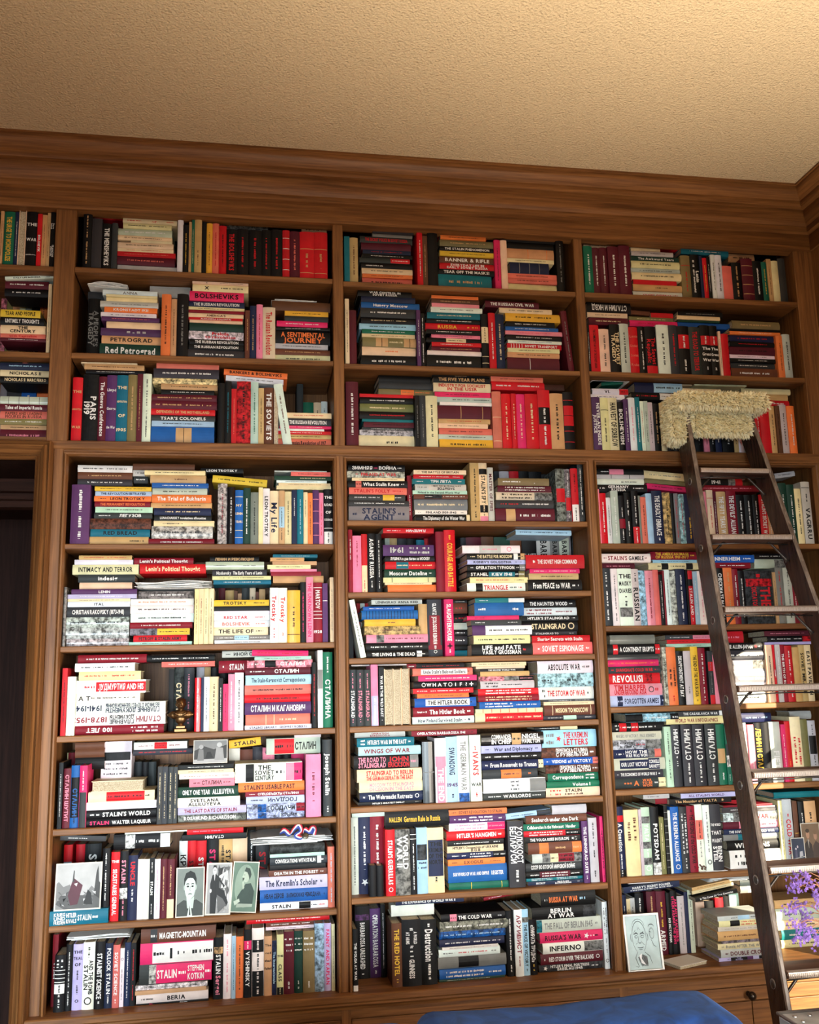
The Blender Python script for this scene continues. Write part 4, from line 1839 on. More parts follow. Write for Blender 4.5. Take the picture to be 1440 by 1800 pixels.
# ------------------------------------------------------------------ glyphs of the built-in font, cached as meshes
GL = {}
def glyph(ch, bold=True):
    k = (ch, bold)
    if k in GL: return GL[k]
    cu = bpy.data.curves.new('g', 'FONT'); cu.body = ch; cu.resolution_u = 2; cu.size = 1.0
    if bold: cu.offset = 0.03
    o = bpy.data.objects.new('g', cu); me = o.to_mesh()
    vs = [(p.co.x, p.co.y) for p in me.vertices]; fs = [tuple(p.vertices) for p in me.polygons]
    o.to_mesh_clear(); bpy.data.objects.remove(o); bpy.data.curves.remove(cu)
    x0 = min([p[0] for p in vs], default=0); x1 = max([p[0] for p in vs], default=0.2)
    GL[k] = ([(x - x0, y) for x, y in vs], fs, x1 - x0 + 0.085); return GL[k]
def textw(t): return sum(0.30 if c == ' ' else glyph(c)[2] for c in t) - 0.085
class Book:
    """one book in its own frame: a = thickness, b = along the spine, c = depth"""
    def __init__(s): s.v = []; s.f = []; s.c = []; s.mi = []; s.pv = []; s.pf = []
    def add(s, v, f, col, mi=0):
        n = len(s.v); s.v += v; s.f += [tuple(i + n for i in q) for q in f]; s.c += [col] * len(f); s.mi += [mi] * len(f)
def make_book(t, L, dd, upright, col, tcol, title, opt, rnd):
    B = Book(); mot = 1.0 if 'm' in opt else 0.0
    hard = t > 0.021 or rnd.random() < 0.35; pages_out = 'p' in opt
    base = [min(1, x * rnd.uniform(0.88, 1.12)) for x in LIN[col]]; C = (*base, mot)
    bul = 0.0 if pages_out else min(0.0045, t * (0.14 if hard else 0.05)); th = 0.0024 if hard else 0.0007
    th = min(th, t * 0.2)
    pa = [(-t / 2, dd)] + [(-t / 2 + t * k / 6, bul * (2 * (k / 6 - 0.5)) ** 2) for k in range(7)] + [(t / 2, dd)]
    pi = [(-t / 2 + th, dd)] + [((-t / 2 + t * k / 6) * (1 - 2 * th / t), bul * (2 * (k / 6 - 0.5)) ** 2 + th) for k in range(7)] + [(t / 2 - th, dd)]
    n = 9; mi = 1 if 'g' in opt else 0
    if pages_out:
        for sg in (-1, 1):
            a0, a1 = sg * t / 2, sg * (t / 2 - th); V = [(a, b, c) for a in (a0, a1) for b in (0, L) for c in (0, dd)]
            B.add(V, [(0, 1, 3, 2), (4, 6, 7, 5), (0, 4, 5, 1), (2, 3, 7, 6), (0, 2, 6, 4), (1, 5, 7, 3)], C, mi)
    else:
        V = [(a, b, c) for P in (pa, pi) for b in (0, L) for a, c in P]
        F = [(i, i + 1, n + i + 1, n + i) for i in range(n - 1)] + [(2 * n + i + 1, 2 * n + i, 3 * n + i, 3 * n + i + 1) for i in range(n - 1)]
        F += [(i + 1, i, 2 * n + i, 2 * n + i + 1) for i in range(n - 1)] + [(n + i, n + i + 1, 3 * n + i + 1, 3 * n + i) for i in range(n - 1)]
        F += [(0, n, 3 * n, 2 * n), (2 * n - 1, n - 1, 3 * n - 1, 4 * n - 1)]
        B.add(V, F, C, mi)
    ins = 0.003 if hard else 0.0006; a = t / 2 - th - 0.0001; c0 = 0.003 if pages_out else bul + th + 0.0005; c1 = dd - ins
    B.pv = [(x, y, z) for x in (-a, a) for y in (ins, L - ins) for z in (c0, c1)]
    B.pf = [(0, 1, 3, 2), (4, 6, 7, 5), (0, 4, 5, 1), (2, 3, 7, 6), (0, 2, 6, 4), (1, 5, 7, 3)]
    if pages_out or not title: return B
    flip = 'f' in opt
    def put(s_, h, lift, horiz=False):
        if horiz: a_, b_ = s_, h
        elif upright: a_, b_ = (h, L - s_) if not flip else (-h, s_)
        else: a_, b_ = (h, s_) if not flip else (-h, L - s_)
        return (a_, b_, bul * (2 * a_ / t) ** 2 - lift)
    def flat(pts):                                            # lay a small shape flat on the crown of the curved spine
        A = [p[0] for p in pts]; am = 0 if min(A) * max(A) < 0 else min(abs(x) for x in A); c = bul * (2 * am / t) ** 2 - 0.0005
        return [(p[0], p[1], c) for p in pts]
    def rect(s0, s1, h0, h1, cc, lift=0.00025, horiz=False, seg=1):
        V = []; F = []
        for k in range(seg + 1):
            h = h0 + (h1 - h0) * k / seg; V += [put(s0, h, lift, horiz), put(s1, h, lift, horiz)]
        for k in range(seg): F.append((2 * k, 2 * k + 1, 2 * k + 3, 2 * k + 2))
        if seg == 1: V = flat(V)
        B.add(V, F, cc, 0)
    def scr(s0, s1, hc, hh, cc, horiz=False):                 # an illegible line of small lettering
        x = s0; hh = max(hh, 0.001)
        while x < s1:
            wd = rnd.uniform(0.35, 0.8) * hh; e = min(x + wd, s1)
            if rnd.random() < 0.86: rect(x, e - hh * 0.16, hc - hh * rnd.uniform(0.30, 0.5), hc + hh * rnd.uniform(0.25, 0.5), cc, 0.0005, horiz)
            x += wd
            if rnd.random() < 0.15: x += hh * 0.5
    def line(txt, s0, s1, hc, hh, cc, horiz=False):
        if set(txt) <= set('- '):
            n_ = s1 - s0; scr(s0 + n_ * 0.06, s1 - n_ * 0.06, hc, hh * 0.62, cc, horiz); return
        txt = txt.strip('- '); tw = textw(txt)
        if tw <= 0: return
        sy = hh / 0.74; av = (s1 - s0) * 0.95; sx = min(sy * 1.15, av / tw)
        if sx < sy * 0.5: sy = sx / 0.5
        x = (s0 + s1) / 2 - sx * tw / 2; y = hc - sy * 0.36
        for ch in txt:
            if ch == ' ': x += 0.30 * sx; continue
            vs, fs, ad = glyph(ch)
            B.add(flat([put(x + p[0] * sx, y + p[1] * sy, 0.0006, horiz) for p in vs]), fs, cc, 0); x += ad * sx
    segs = title.split('|'); items = []
    for sg in segs:
        g = dict(pan=None, tc=None, big=False); q = sg
        if q.startswith('~'):
            mm = re.match(r'~(sal|dgy|lgy|gy|dg|dr|br|lb|lv|mt|hp|pu|ol|ta|[kwcrmbngtyop])(.*)$', q)
            if mm: g['tc'] = mm.group(1); q = mm.group(2)
        if q.startswith('['):
            q = q.strip('[]'); mm = re.match(r'(sal|dgy|lgy|gy|dg|dr|br|lb|lv|mt|hp|pu|ol|ta|[kwcrmbngtyop])(.*)$', q)
            g['pan'] = mm.group(1) if mm else (g['tc'] or tcol); q = mm.group(2) if mm else q
        g['t'] = q; ls = q.split('/'); mlen = max(len(x) for x in ls)
        if q == '' : wt = 2.2
        elif set(q) <= set('.'): wt = 1.6 * len(q)
        elif q in ('*', 'o', '+', '~r*', '[') : wt = 2.6
        elif set(q) <= set('='): wt = 1.4 * len(q)
        elif set(q) <= set('-/ '): wt = 1.7 * mlen
        else: wt = 1.7 + mlen * 1.05 / (1 if len(ls) == 1 else 1.5)
        if g['pan'] and wt < 2.6: wt = 2.6
        g['w'] = wt; items.append(g)
    tot = sum(g['w'] for g in items); m0 = 0.012 if tot > 5 else L * 0.12; s_ = m0; W = L - 2 * m0
    if items and items[0]['pan']: s_ = 0; W = L - m0
    if items and items[-1]['pan']: W = L - s_
    TC = (*LIN[tcol], 0.0) if tcol in LIN else (*LIN['k'], 0.0)
    if tcol == '.': TC = (*LIN['w'], 0)
    for g in items:
        ln = W * g['w'] / tot; s0, s1 = s_, s_ + ln; s_ = s1; q = g['t']; cc = TC
        if g['tc']: cc = (*LIN[g['tc']], 0.0)
        if g['pan']:
            hm = t * 0.46 if len(q) < 1 or q in '*-.' or '/' in q or len(q) < 7 else t * 0.36
            rect(s0, s1, -hm, hm, (*LIN[g['pan']], 1.0 if '*' in q else 0.0), 0.0003, seg=4); q = q.replace('*', '')
            if cc[:3] == LIN[g['pan']]: cc = (*C[:3], 0)
            if q and set(q) <= set('-=') and cc[:3] == tuple(TC[:3]) and g['pan'] in ('w', 'c', 'lb', 'mt', 'ta', 'y', 'p', 'sal'): cc = (*LIN['k'], 0)
            if q and g['pan'] in ('w', 'c', 'ta') and tcol == 'w': cc = (*LIN['k'], 0)
        if not q or set(q) <= set('. '): continue
        mid = (s0 + s1) / 2
        if q in ('*', 'o', '+'):
            r = min(t * 0.32, ln * 0.4); K = 16; V = []; F = []
            if q == 'o': V = [put(mid + rr * math.cos(6.2832 * k / K), rr * math.sin(6.2832 * k / K), 0.0005) for rr in (r, r * 0.72) for k in range(K)]; F = [(k, (k + 1) % K, K + (k + 1) % K, K + k) for k in range(K)]
            elif q == '*': V = [put(mid + (r if k % 2 == 0 else r * 0.42) * math.cos(6.2832 * k / 10), (r if k % 2 == 0 else r * 0.42) * math.sin(6.2832 * k / 10), 0.0005) for k in range(10)]; F = [tuple(range(10))]
            else:
                rect(mid - r, mid + r, -r * 0.25, r * 0.25, cc, 0.0005); rect(mid - r * 0.25, mid + r * 0.25, -r, r, cc, 0.00055); continue
            B.add(flat(V), F, cc, 0); continue
        if set(q) <= set('= '):
            K = len(q)
            for k in range(K):
                x = s0 + ln * (k + 0.5) / K; rect(x - 0.0011, x + 0.0011, -t * 0.47, t * 0.47, cc, 0.0004, seg=6)
            continue
        ls = q.split('/'); nl = len(ls)
        horiz = upright and (nl >= 3 or 'h' in opt or (len(q) <= 4 and not set(q) <= set('-')) or re.fullmatch(r'\d+', q) is not None)
        if horiz:                                             # stacked lines across an upright spine
            zc = L - mid; lh = min(ln / nl * 0.9, t * 0.42)
            for i, l_ in enumerate(ls): line(l_, -t * 0.46, t * 0.46, zc + ((nl - 1) / 2 - i) * ln / nl * 0.92, lh * 0.72, cc, True)
            continue
        fac = 0.49 if nl == 1 else 0.72 / nl
        if 'b' in opt: fac *= 1.35
        if set(q) <= set('-/ '): fac *= 0.62 if nl == 1 else 1
        for i, l_ in enumerate(ls): line(l_, s0 + ln * 0.02, s1 - ln * 0.02, ((nl - 1) / 2 - i) * t * 0.80 / nl, t * fac, cc)
    return B
# ------------------------------------------------------------------ read the catalogue of what stands where (u, v = where it was seen)
BOOKS = []; CODES = set(PAL); cur = None; cx = cy = 0; sc_ = 1
def toks(line):
    nums = []; parts = line.split(' '); i = 0
    while i < len(parts) and re.fullmatch(r'-?\d*\.?\d+', parts[i]) and len(nums) < 5: nums.append(float(parts[i])); i += 1
    rest = parts[i:]; col = rest[0]; tcol = rest[1] if len(rest) > 1 else 'k'; r = rest[2:]; opt = set(); ang = 0.0; tt = []
    for x in r:
        if re.fullmatch(r'![a-z]', x): opt.add(x[1])
        elif re.fullmatch(r'%-?\d+', x): ang = float(x[1:])
        else: tt.append(x)
    if tcol not in CODES: tt = ([] if tcol == '.' else [tcol]) + tt; tcol = 'k'
    t = ' '.join(tt)
    return nums, col, tcol, ('' if t in ('.', '') else t), opt, ang
mode = None
for ln in CAT.strip().split('\n'):
    ln = ln.rstrip()
    if ln[0] == '@': cx, cy, sc_ = [float(q) for q in ln[1:].split()]; continue
    if ln[0] == '#': bay = ln[1]; row = int(ln[2:]); nst = 0; continue
    if ln[0] == '>': pu = float(ln[1:]); continue
    if ln[:2] in ('U ', 'R '):
        q = [float(x) for x in ln[2:].split()]; mode = ln[0]; pu, pvb = q[0], q[1]; rec = q[2] if len(q) > 2 else (0.015 if mode == 'U' else 0.19)
        if mode == 'R': rec = 0.20
        continue
    if ln[:2] == 'S ':
        q = [float(x) for x in ln[2:].split()]; mode = 'S'; su0, su1, sv = q[:3]; rec = q[3] if len(q) > 3 else 0.03; nst += 1; stack = []; smid = (su0 + su1) / 2; continue
    if ln[:2] == 'F ':
        nums, col, tcol, t, opt, ang = toks(ln[2:])
        u0, u1, v0, v1 = nums[:4]; rc = nums[4] if len(nums) > 4 else 0.05
        BOOKS.append(dict(k='F', bay=bay, row=row, u0=cx + u0 / sc_, u1=cx + u1 / sc_, v0=cy + v0 / sc_, v1=cy + v1 / sc_, rec=rc, col=col, tc=tcol, t=t, opt=opt, ang=ang)); continue
    nums, col, tcol, t, opt, ang = toks(ln)
    if mode in 'UR':
        u1, vt = nums[0], nums[1]
        BOOKS.append(dict(k=mode, bay=bay, row=row, u0=cx + pu / sc_, u1=cx + u1 / sc_, v0=cy + vt / sc_, v1=cy + pvb / sc_, rec=rec, col=col, tc=tcol, t=t, opt=opt, ang=ang)); pu = u1
    else:
        v1 = nums[0]; a, b = (nums[1], nums[2]) if len(nums) > 2 else (su0, su1)
        BOOKS.append(dict(k='S', st=nst, bay=bay, row=row, u0=cx + a / sc_, u1=cx + b / sc_, v0=cy + sv / sc_, v1=cy + v1 / sc_, rec=rec, col=col, tc=tcol, t=t, opt=opt, ang=ang, um=cx + smid / sc_)); sv = v1
for b in BOOKS:
    y = b['rec'] + 0.006; b['y'] = y; zs = ROWS[b['bay']][b['row'] - 1]; b['zs'] = zs
    vm = (b['v0'] + b['v1']) / 2; um = b.get('um', (b['u0'] + b['u1']) / 2)
    b['x0'] = at(b['u0'], vm, y)[0]; b['x1'] = at(b['u1'], vm, y)[0]
    b['z1'] = at(um, b['v0'], y)[1]; b['z0'] = at(um, b['v1'], y)[1]
    bx = XB[b['bay']]; b['x0'] = max(b['x0'], bx[0] + 0.007); b['x1'] = min(b['x1'], bx[1] - 0.006)
    top = clear_top(b['bay'], b['row'] - 1) - 0.003
    if b['k'] == 'R': b['z0'] = zs
    b['z1'] = min(b['z1'], top)
    b['area'] = (b['u1'] - b['u0']) * (b['v1'] - b['v0'])
    b['up'] = b['k'] in 'UR' or (b['z1'] - b['z0']) > (b['x1'] - b['x0'])
# bottoms: what stands on a shelf touches it
from itertools import groupby
for key, g in groupby([b for b in BOOKS if b['k'] == 'S'], key=lambda b: (b['bay'], b['row'], b['st'])):
    g = list(g); d = g[-1]['z0'] - g[-1]['zs']
    if abs(d) < 0.045: g[-1]['z0'] = g[-1]['zs']
    for q in g: q['tot'] = len(g)
    for i, q in enumerate(g):
        q['idx'] = i
        if i: q['z1'] = g[i - 1]['z0']
for b in BOOKS:
    if b['k'] == 'U' and abs(b['z0'] - b['zs']) < 0.06: b['z0'] = b['zs']
    if b['k'] == 'F' and b['z0'] < b['zs'] + 0.012: b['z0'] = b['zs']
# loose flat books settle on the uprights or stacks beneath them
for b in [q for q in BOOKS if q['k'] == 'F']:
    sup = [q['z1'] for q in BOOKS if q is not b and q['bay'] == b['bay'] and q['row'] == b['row'] and q['k'] in 'USF' and (q['k'] != 'F' or q['z1'] < b['z0'] + 0.004)
           and min(q['x1'], b['x1']) - max(q['x0'], b['x0']) > 0.012 and abs(q['y'] - b['y']) < 0.10 and q['z1'] < b['z0'] + 0.022]
    if sup and not b['ang']:
        zt = max(sup); d = zt - b['z0']
        if -0.03 < d < 0.022: b['z0'] += d; b['z1'] = min(b['z1'] + max(d, 0), clear_top(b['bay'], b['row'] - 1) - 0.002)
    if b['z1'] - b['z0'] < 0.005: b['z0'] = b['z1'] - 0.005
# ------------------------------------------------------------------ names for people to point with
ORD = ['', 'first', 'second', 'third', 'fourth', 'fifth', 'sixth', 'seventh', 'eighth', 'ninth', 'tenth', 'eleventh', 'twelfth', 'thirteenth', 'fourteenth',
       'fifteenth', 'sixteenth', 'seventeenth', 'eighteenth', 'nineteenth', 'twentieth', 'twenty-first', 'twenty-second', 'twenty-third', 'twenty-fourth', 'twenty-fifth', 'twenty-sixth', 'twenty-seventh', 'twenty-eighth', 'twenty-ninth', 'thirtieth', 'thirty-first', 'thirty-second', 'thirty-third', 'thirty-fourth', 'thirty-fifth', 'thirty-sixth', 'thirty-seventh', 'thirty-eighth', 'thirty-ninth', 'fortieth']
BAYN = dict(A='cut-off bay', B='left bay', C='middle bay', D='right bay')
BAD = set('''STALIN STALIN'S LENIN LENIN'S TROTSKY HITLER HITLER'S BERIA MARTOV GLANTZ IVAN ERICKSON JOHN NIGEL HAMILTON KOTKIN STEPHEN LAQUEUR WALTER RICHARDSON
ROSAMUND STAHEL KONEV'S KONEV NICHOLAS MARC FERRO FRANCOIS VENTURI SERGO POLLOCK LLOYD GEORGE GEORGE/THE GROSSMAN VASILY KENNEDY PAUL TIM HARPER BARNETT CORRELLI VYSHINSKY VYSHIN
ALLILUYEVA SVETLANA KOLLONTAI ALEXANDRA KAPLAN FANNY ROOSEVELT TRUMAN MAISKY ANNA REID HARRY HARRY'S ARKADY VAKSBERG BENN STEIL NICOLAEVSKY RAKOVSKY BUKHARIN CHRISTIAN
LUNACHARSKY GEOFFREY ROBERTS KAGANOVICH STALIN-KAGANOVICH SEABURCH GUINNESS MANNERHEIM HERBERT HANDLER NALLEN SERGEI JOSEPH UNCLE DISTIN PETROFF GERMANY/RUSSIA ANNA-- BOLSHEVIK TAR ANN ITAL
REGISTER EXODUS HANGMEN LEON VI. AT'''.split())
def nice(t):
    for sg in t.split('|'):
        q = re.sub(r'^~(sal|dgy|lgy|gy|dg|dr|br|lb|lv|mt|hp|pu|ol|ta|[kwcrmbngtyop])', '', sg).strip('[]')
        if sg.startswith('['): q = re.sub(r'^(sal|dgy|lgy|gy|dg|dr|br|lb|lv|mt|hp|pu|ol|ta|[kwcrmbngtyop])', '', q)
        q = q.replace('/', ' ').replace('*', '').replace('-', ' ').strip(); ws = q.split()[:4]; q = ' '.join(q.split())
        if any(w.upper() in BAD for w in ws): continue
        if len(q) > 6 and re.fullmatch(r"[A-Za-z' &!?.0-9]+", q): return ' '.join(ws)
    return None
cnt = {}
for key in sorted(set((b['bay'], b['row']) for b in BOOKS)):
    rowb = [b for b in BOOKS if (b['bay'], b['row']) == key]
    for kinds, nm in ((('U',), 'ou'), (('R',), 'or'), (('F',), 'of')):
        for i, b in enumerate(sorted([q for q in rowb if q['k'] in kinds], key=lambda q: (q['x0'] + q['x1']))): b['ord'] = i + 1
for key in set((b['bay'], b['row']) for b in BOOKS):
    g = {}
    for b in BOOKS:
        if (b['bay'], b['row']) == key and b['k'] == 'S': g.setdefault(b['st'], []).append((b['x0'] + b['x1']) / 2)
    od = sorted(g, key=lambda q: sum(g[q]) / len(g[q]))
    for b in BOOKS:
        if (b['bay'], b['row']) == key and b['k'] == 'S': b['sto'] = od.index(b['st']) + 1
used_labels = set()
def labels_for(b):
    c = NAME[b['col']]; sh = ORD[b['row']] + ' shelf down, ' + BAYN[b['bay']]; T = nice(b['t']); tl = (' titled ' + T) if T else (' lettered in Cyrillic' if re.search('[А-Яа-я]{3}', b['t']) else '')
    out = []
    if b['k'] == 'S':
        fromtop = b['idx'] + 1 <= b['tot'] / 2; o = b['idx'] + 1 if fromtop else b['tot'] - b['idx']
        pos = ('top' if o == 1 and fromtop else 'bottom' if o == 1 else ORD[o] + (' from top' if fromtop else ' from bottom'))
        if T: out.append('%s book%s, %s stack from left, %s' % (c, tl, ORD[b['sto']], sh))
        out.append('%s flat book, %s, %s stack from left, %s' % (c, pos, ORD[b['sto']], sh))
    elif b['k'] == 'U':
        if T: out.append('%s upright book%s, %s' % (c, tl, sh))
        out.append('%s book, %s upright from left, %s' % (c, ORD[b['ord']], sh))
    elif b['k'] == 'R':
        out.append('%s back row book, %s from left, %s' % (c, ORD[b['ord']], sh))
    else:
        if T: out.append('%s loose flat book%s, %s' % (c, tl, sh))
        out.append('%s loose flat book, %s such from left, %s' % (c, ORD[b['ord']], sh))
    return out
BOOKS = [b for b in BOOKS if b['z1'] - b['z0'] > 0.0025]
BOOKS.sort(key=lambda b: -b['area'])
NIND = 300; stuff = dict(v=[], f=[], c=[], mi=[])
SHN = lambda b: 'books on the %s shelf of the %s' % (ORD[b['row']], BAYN[b['bay']])
for i, b in enumerate(BOOKS):
    rnd = random.Random(i * 77 + 5); wx, hz = b['x1'] - b['x0'], b['z1'] - b['z0']
    if hz < 0.004: print('THIN', b['bay'], b['row'], b['k'], b['col'], b['t'], round(hz, 4)); b['z1'] = b['z0'] + 0.005; hz = 0.005
    if wx < 0.003: b['x1'] = b['x0'] + 0.003; wx = 0.003
    t, L = (wx - 0.0006, hz) if b['up'] else (hz - 0.0002, wx)
    lim = 0.165 if b['k'] != 'R' else 0.155
    thin_front = b['k'] == 'F' and b['up'] and wx > 0.05
    dd = max(0.10, min(L * (0.66 if b['up'] else 0.66), lim))
    if thin_front: dd = 0.10
    dd = min(dd, DEP - b['y'] - 0.006)
    if b['k'] in 'US' and b['y'] < 0.06 and any(q['k'] == 'R' and q['bay'] == b['bay'] and q['row'] == b['row'] and q['x0'] < b['x1'] and q['x1'] > b['x0'] for q in BOOKS): dd = min(dd, 0.195 - b['y'])
    k = make_book(t, L, dd, b['up'], b['col'], b['tc'], b['t'], b['opt'], rnd)
    if b['up']: mp = lambda p: (p[0], p[2], p[1])
    else: mp = lambda p: (p[1] - L / 2, p[2], p[0] + t / 2)
    Vc = [mp(p) for p in k.v]; Vp = [mp(p) for p in k.pv]
    yj = rnd.uniform(-0.004, 0.006) if b['k'] != 'U' else rnd.uniform(-0.003, 0.006)
    loc = Vector(((b['x0'] + b['x1']) / 2, b['y'] + yj, b['z0'] + 0.0002)); ang = math.radians(b['ang'])
    yaw = math.radians(rnd.uniform(-1.3, 1.3)) if not b['up'] else 0
    Mx = Matrix.Rotation(yaw, 3, 'Z')
    if ang:
        Mx = Matrix.Rotation(-ang, 3, 'Y') @ Mx if not b['up'] else Matrix.Rotation(-ang, 3, 'Y')
        if b['up']:
            Lr = L * math.cos(ang); loc.x += 0
            zlow = min((Mx @ Vector(p)).z for p in Vc); loc.z = b['z0'] - zlow; cxm = sum((Mx @ Vector(p)).x for p in Vc[:36]) / 36; loc.x -= cxm
    b['i'] = i
    if i < NIND:
        root = empty('book', loc); root.rotation_euler = Mx.to_euler()
        ls = [l for l in labels_for(b) if l not in used_labels and len(l.split()) <= 16]
        lab = ls[0] if ls else '%s book number' % NAME[b['col']]
        used_labels.add(lab); tag(root, lab, 'book', SHN(b))
        mobj('cover', Vc, k.f, [BKM, BKG], root, mi=k.mi, cols=k.c)
        mobj('page_block', Vp, k.pf, PAGE, root)
    else:
        for V, F, C, MI in ((Vc, k.f, k.c, k.mi), (Vp, k.pf, [(1, 1, 1, 0)] * 6, [2] * 6)):
            n = len(stuff['v']); stuff['v'] += [tuple(Mx @ Vector(p) + loc) for p in V]; stuff['f'] += [tuple(q + n for q in f) for f in F]; stuff['c'] += C; stuff['mi'] += MI
so = mobj('smaller_books', stuff['v'], stuff['f'], [BKM, BKG, PAGE], mi=stuff['mi'], cols=stuff['c'])
tag(so, 'the many smaller books filling the shelves between the larger ones', 'books', kind='stuff')
print('BOOKS', len(BOOKS), 'bad labels', [l for l in used_labels if 'number' in l])
# ------------------------------------------------------------------ small things among the books
SHEET = mat('white_paper', (0.84, 0.85, 0.84), 0.7, spec=0.3)
def papers(name, label, u0, u1, v1, rec, n, bay, row, seed, dep=0.19, m_=None, lift=None, warp=0.006):
    r = random.Random(seed); y = rec; x0, z0 = at(u0, v1, y); x1 = at(u1, v1, y)[0]; z0 = lift if lift is not None else z0
    top = clear_top(bay, row - 1) - 0.004; x0 = max(x0, XB[bay][0] + 0.01); x1 = min(x1, XB[bay][1] - 0.01)
    o = empty(name, ((x0 + x1) / 2, y, z0)); tag(o, label, 'papers'); w_ = x1 - x0
    n = min(n, max(2, int((top - z0 - 0.010) / 0.0024)))
    for i in range(n):
        W = w_ * r.uniform(0.72, 1.0); ox = (w_ - W) * r.uniform(-0.5, 0.5); z = 0.0006 + i * 0.0024; m = MB(); K = 12; J = 3; ph = r.uniform(0, 6); V = []
        cl = r.uniform(0.2, 1.0) * warp * (i + 1) / n
        for j in range(J + 1):
            for k in range(K + 1):
                s = k / K; wv = cl * (0.5 + 0.5 * math.sin(ph + s * 5)) * (1 - j / J * 0.6)
                V.append((ox - W / 2 + W * s, r.uniform(0, 0.002) + dep * j / J, min(z + wv, top - z0)))
        nn = len(V); V += [(a, b, c + 0.0013) for a, b, c in V]; F = []
        for j in range(J):
            for k in range(K): q = j * (K + 1) + k; F += [(q, q + 1, q + K + 2, q + K + 1), (nn + q, nn + q + 1, nn + q + K + 2, nn + q + K + 1)]
        for k in range(K): F.append((k, k + 1, nn + k + 1, nn + k))
        for j in range(J):
            for q in (j * (K + 1), j * (K + 1) + K): F.append((q, q + K + 1, nn + q + K + 1, nn + q))
        m.add(V, F); m.build('sheet', m_ or SHEET, o)
def top_at(bay, row, u0, u1, v, y):
    x0, x1 = at(u0, v, y)[0], at(u1, v, y)[0]; z = at((u0 + u1) / 2, v, y)[1]
    c = [b['z1'] for b in BOOKS if b['bay'] == bay and b['row'] == row and min(b['x1'], x1) - max(b['x0'], x0) > 0.01 and b['k'] != 'R' and b['z1'] < z + 0.03]
    return max(c + [ROWS[bay][row - 1]]) + 0.0008
def P_(label, u0, u1, v1, rec, n, bay, row, seed, **k): papers('paper_stack', label, u0, u1, v1, rec, n, bay, row, seed, lift=top_at(bay, row, u0, u1, v1, rec), **k)
P_('crumpled white papers on the first stack, second shelf of the left bay', 150, 226, 509, 0.05, 5, 'B', 2, 1, warp=0.02)
P_('pale papers on the right-hand stack, second shelf of the left bay', 476, 558, 532, 0.05, 4, 'B', 2, 2, warp=0.01)
P_('loose white papers bulging over the stacks, fifth shelf of the left bay', 236, 372, 1034, 0.02, 9, 'B', 5, 3, warp=0.012)
P_('thick pile of white papers under the striped ribbon, eighth shelf of left bay', 440, 586, 1484, 0.05, 10, 'B', 8, 4, warp=0.008)
P_('grey sheets lying over the upright books at left of the lowest left shelf', 116, 232, 1655, 0.05, 5, 'B', 9, 5, warp=0.008)
P_('ruffled white papers at left, third shelf of the right bay', 1040, 1108, 682, 0.05, 4, 'D', 3, 6, warp=0.01)
P_('pale printed papers at top of the lowest shelf, right bay', 1242, 1330, 1560, 0.12, 5, 'D', 9, 7, warp=0.004)
papers('paper_sheet', 'single white sheet lying at front of the eighth shelf, right bay', 1218, 1280, 1527, 0.012, 1, 'D', 8, 8, dep=0.05, lift=ROWS['D'][7] + 0.0005, warp=0.001)
# flat pictures: cards made of thin layered shapes
G = lambda a: s2l((a, a, a))
def ell(cx_, cy_, rx, ry, n=28, a0=0, a1=6.2832): return [(cx_ + rx * math.cos(a0 + (a1 - a0) * k / n), cy_ + ry * math.sin(a0 + (a1 - a0) * k / n)) for k in range(n)]
def card(name, label, cat, u0, u1, v0, v1, y, zb, art, tilt=8, roll=0, frame=None, bg_=(0.6, 0.6, 0.58), border=0.04, group=None, lift=0.0):
    vm = (v0 + v1) / 2; x0, x1 = at(u0, vm, y)[0], at(u1, vm, y)[0]; um = (u0 + u1) / 2; zt_ = at(um, v0, y)[1]
    if zb is None: zb = at(um, v1, y)[1]
    W, H = x1 - x0, zt_ - zb; V = []; F = []; C = []
    def poly(ps, c, l):
        n = len(V); V.extend([(p[0] - W / 2, -l, p[1]) for p in ps]); F.append(tuple(range(n, n + len(ps)))); C.append((*c, 0.0))
    e = 0.002 if not frame else 0.006
    V += [(x, yy, z) for x in (-W / 2, W / 2) for yy in (0, e) for z in (0, H)]; F += [(0, 1, 3, 2), (4, 6, 7, 5), (0, 4, 5, 1), (2, 3, 7, 6), (0, 2, 6, 4), (1, 5, 7, 3)]; C += [(*(0.62, 0.58, 0.50), 0)] * 6
    bx = border * W; poly([(bx, bx), (W - bx, bx), (W - bx, H - bx), (bx, H - bx)], bg_, 0.0002)
    for i, (ps, c) in enumerate(art): poly([(bx + min(max(p[0], 0), 1) * (W - 2 * bx), bx + min(max(p[1], 0), 1) * (H - 2 * bx)) for p in ps], c, 0.0003 + i * 0.00006)
    o = empty(name, ((x0 + x1) / 2, y, zb + 0.0006 + lift), label, cat, group); o.rotation_euler = (math.radians(-tilt), math.radians(roll), 0)
    if roll: o.location.z += abs(math.sin(math.radians(roll))) * W / 2
    mobj('print' if frame else 'card', V, F, [BKM], o, cols=C)
    if frame:
        m = MB(); t = 0.004
        for q in ((-W / 2 - t, -W / 2 + t), (W / 2 - t, W / 2 + t)): m.box(q[0], q[1], -0.006, 0.008, -t * 0.2, H + t, bev=0.001)
        for q in ((-t * 0.2, t), (H - t, H + t)): m.box(-W / 2, W / 2, -0.006, 0.008, q[0], q[1], bev=0.001)
        m.build('frame', frame, o)
    return o
GR = lambda a: (G(a)[0] * 0.9, G(a)[0] * 1.06, G(a)[0] * 0.97)
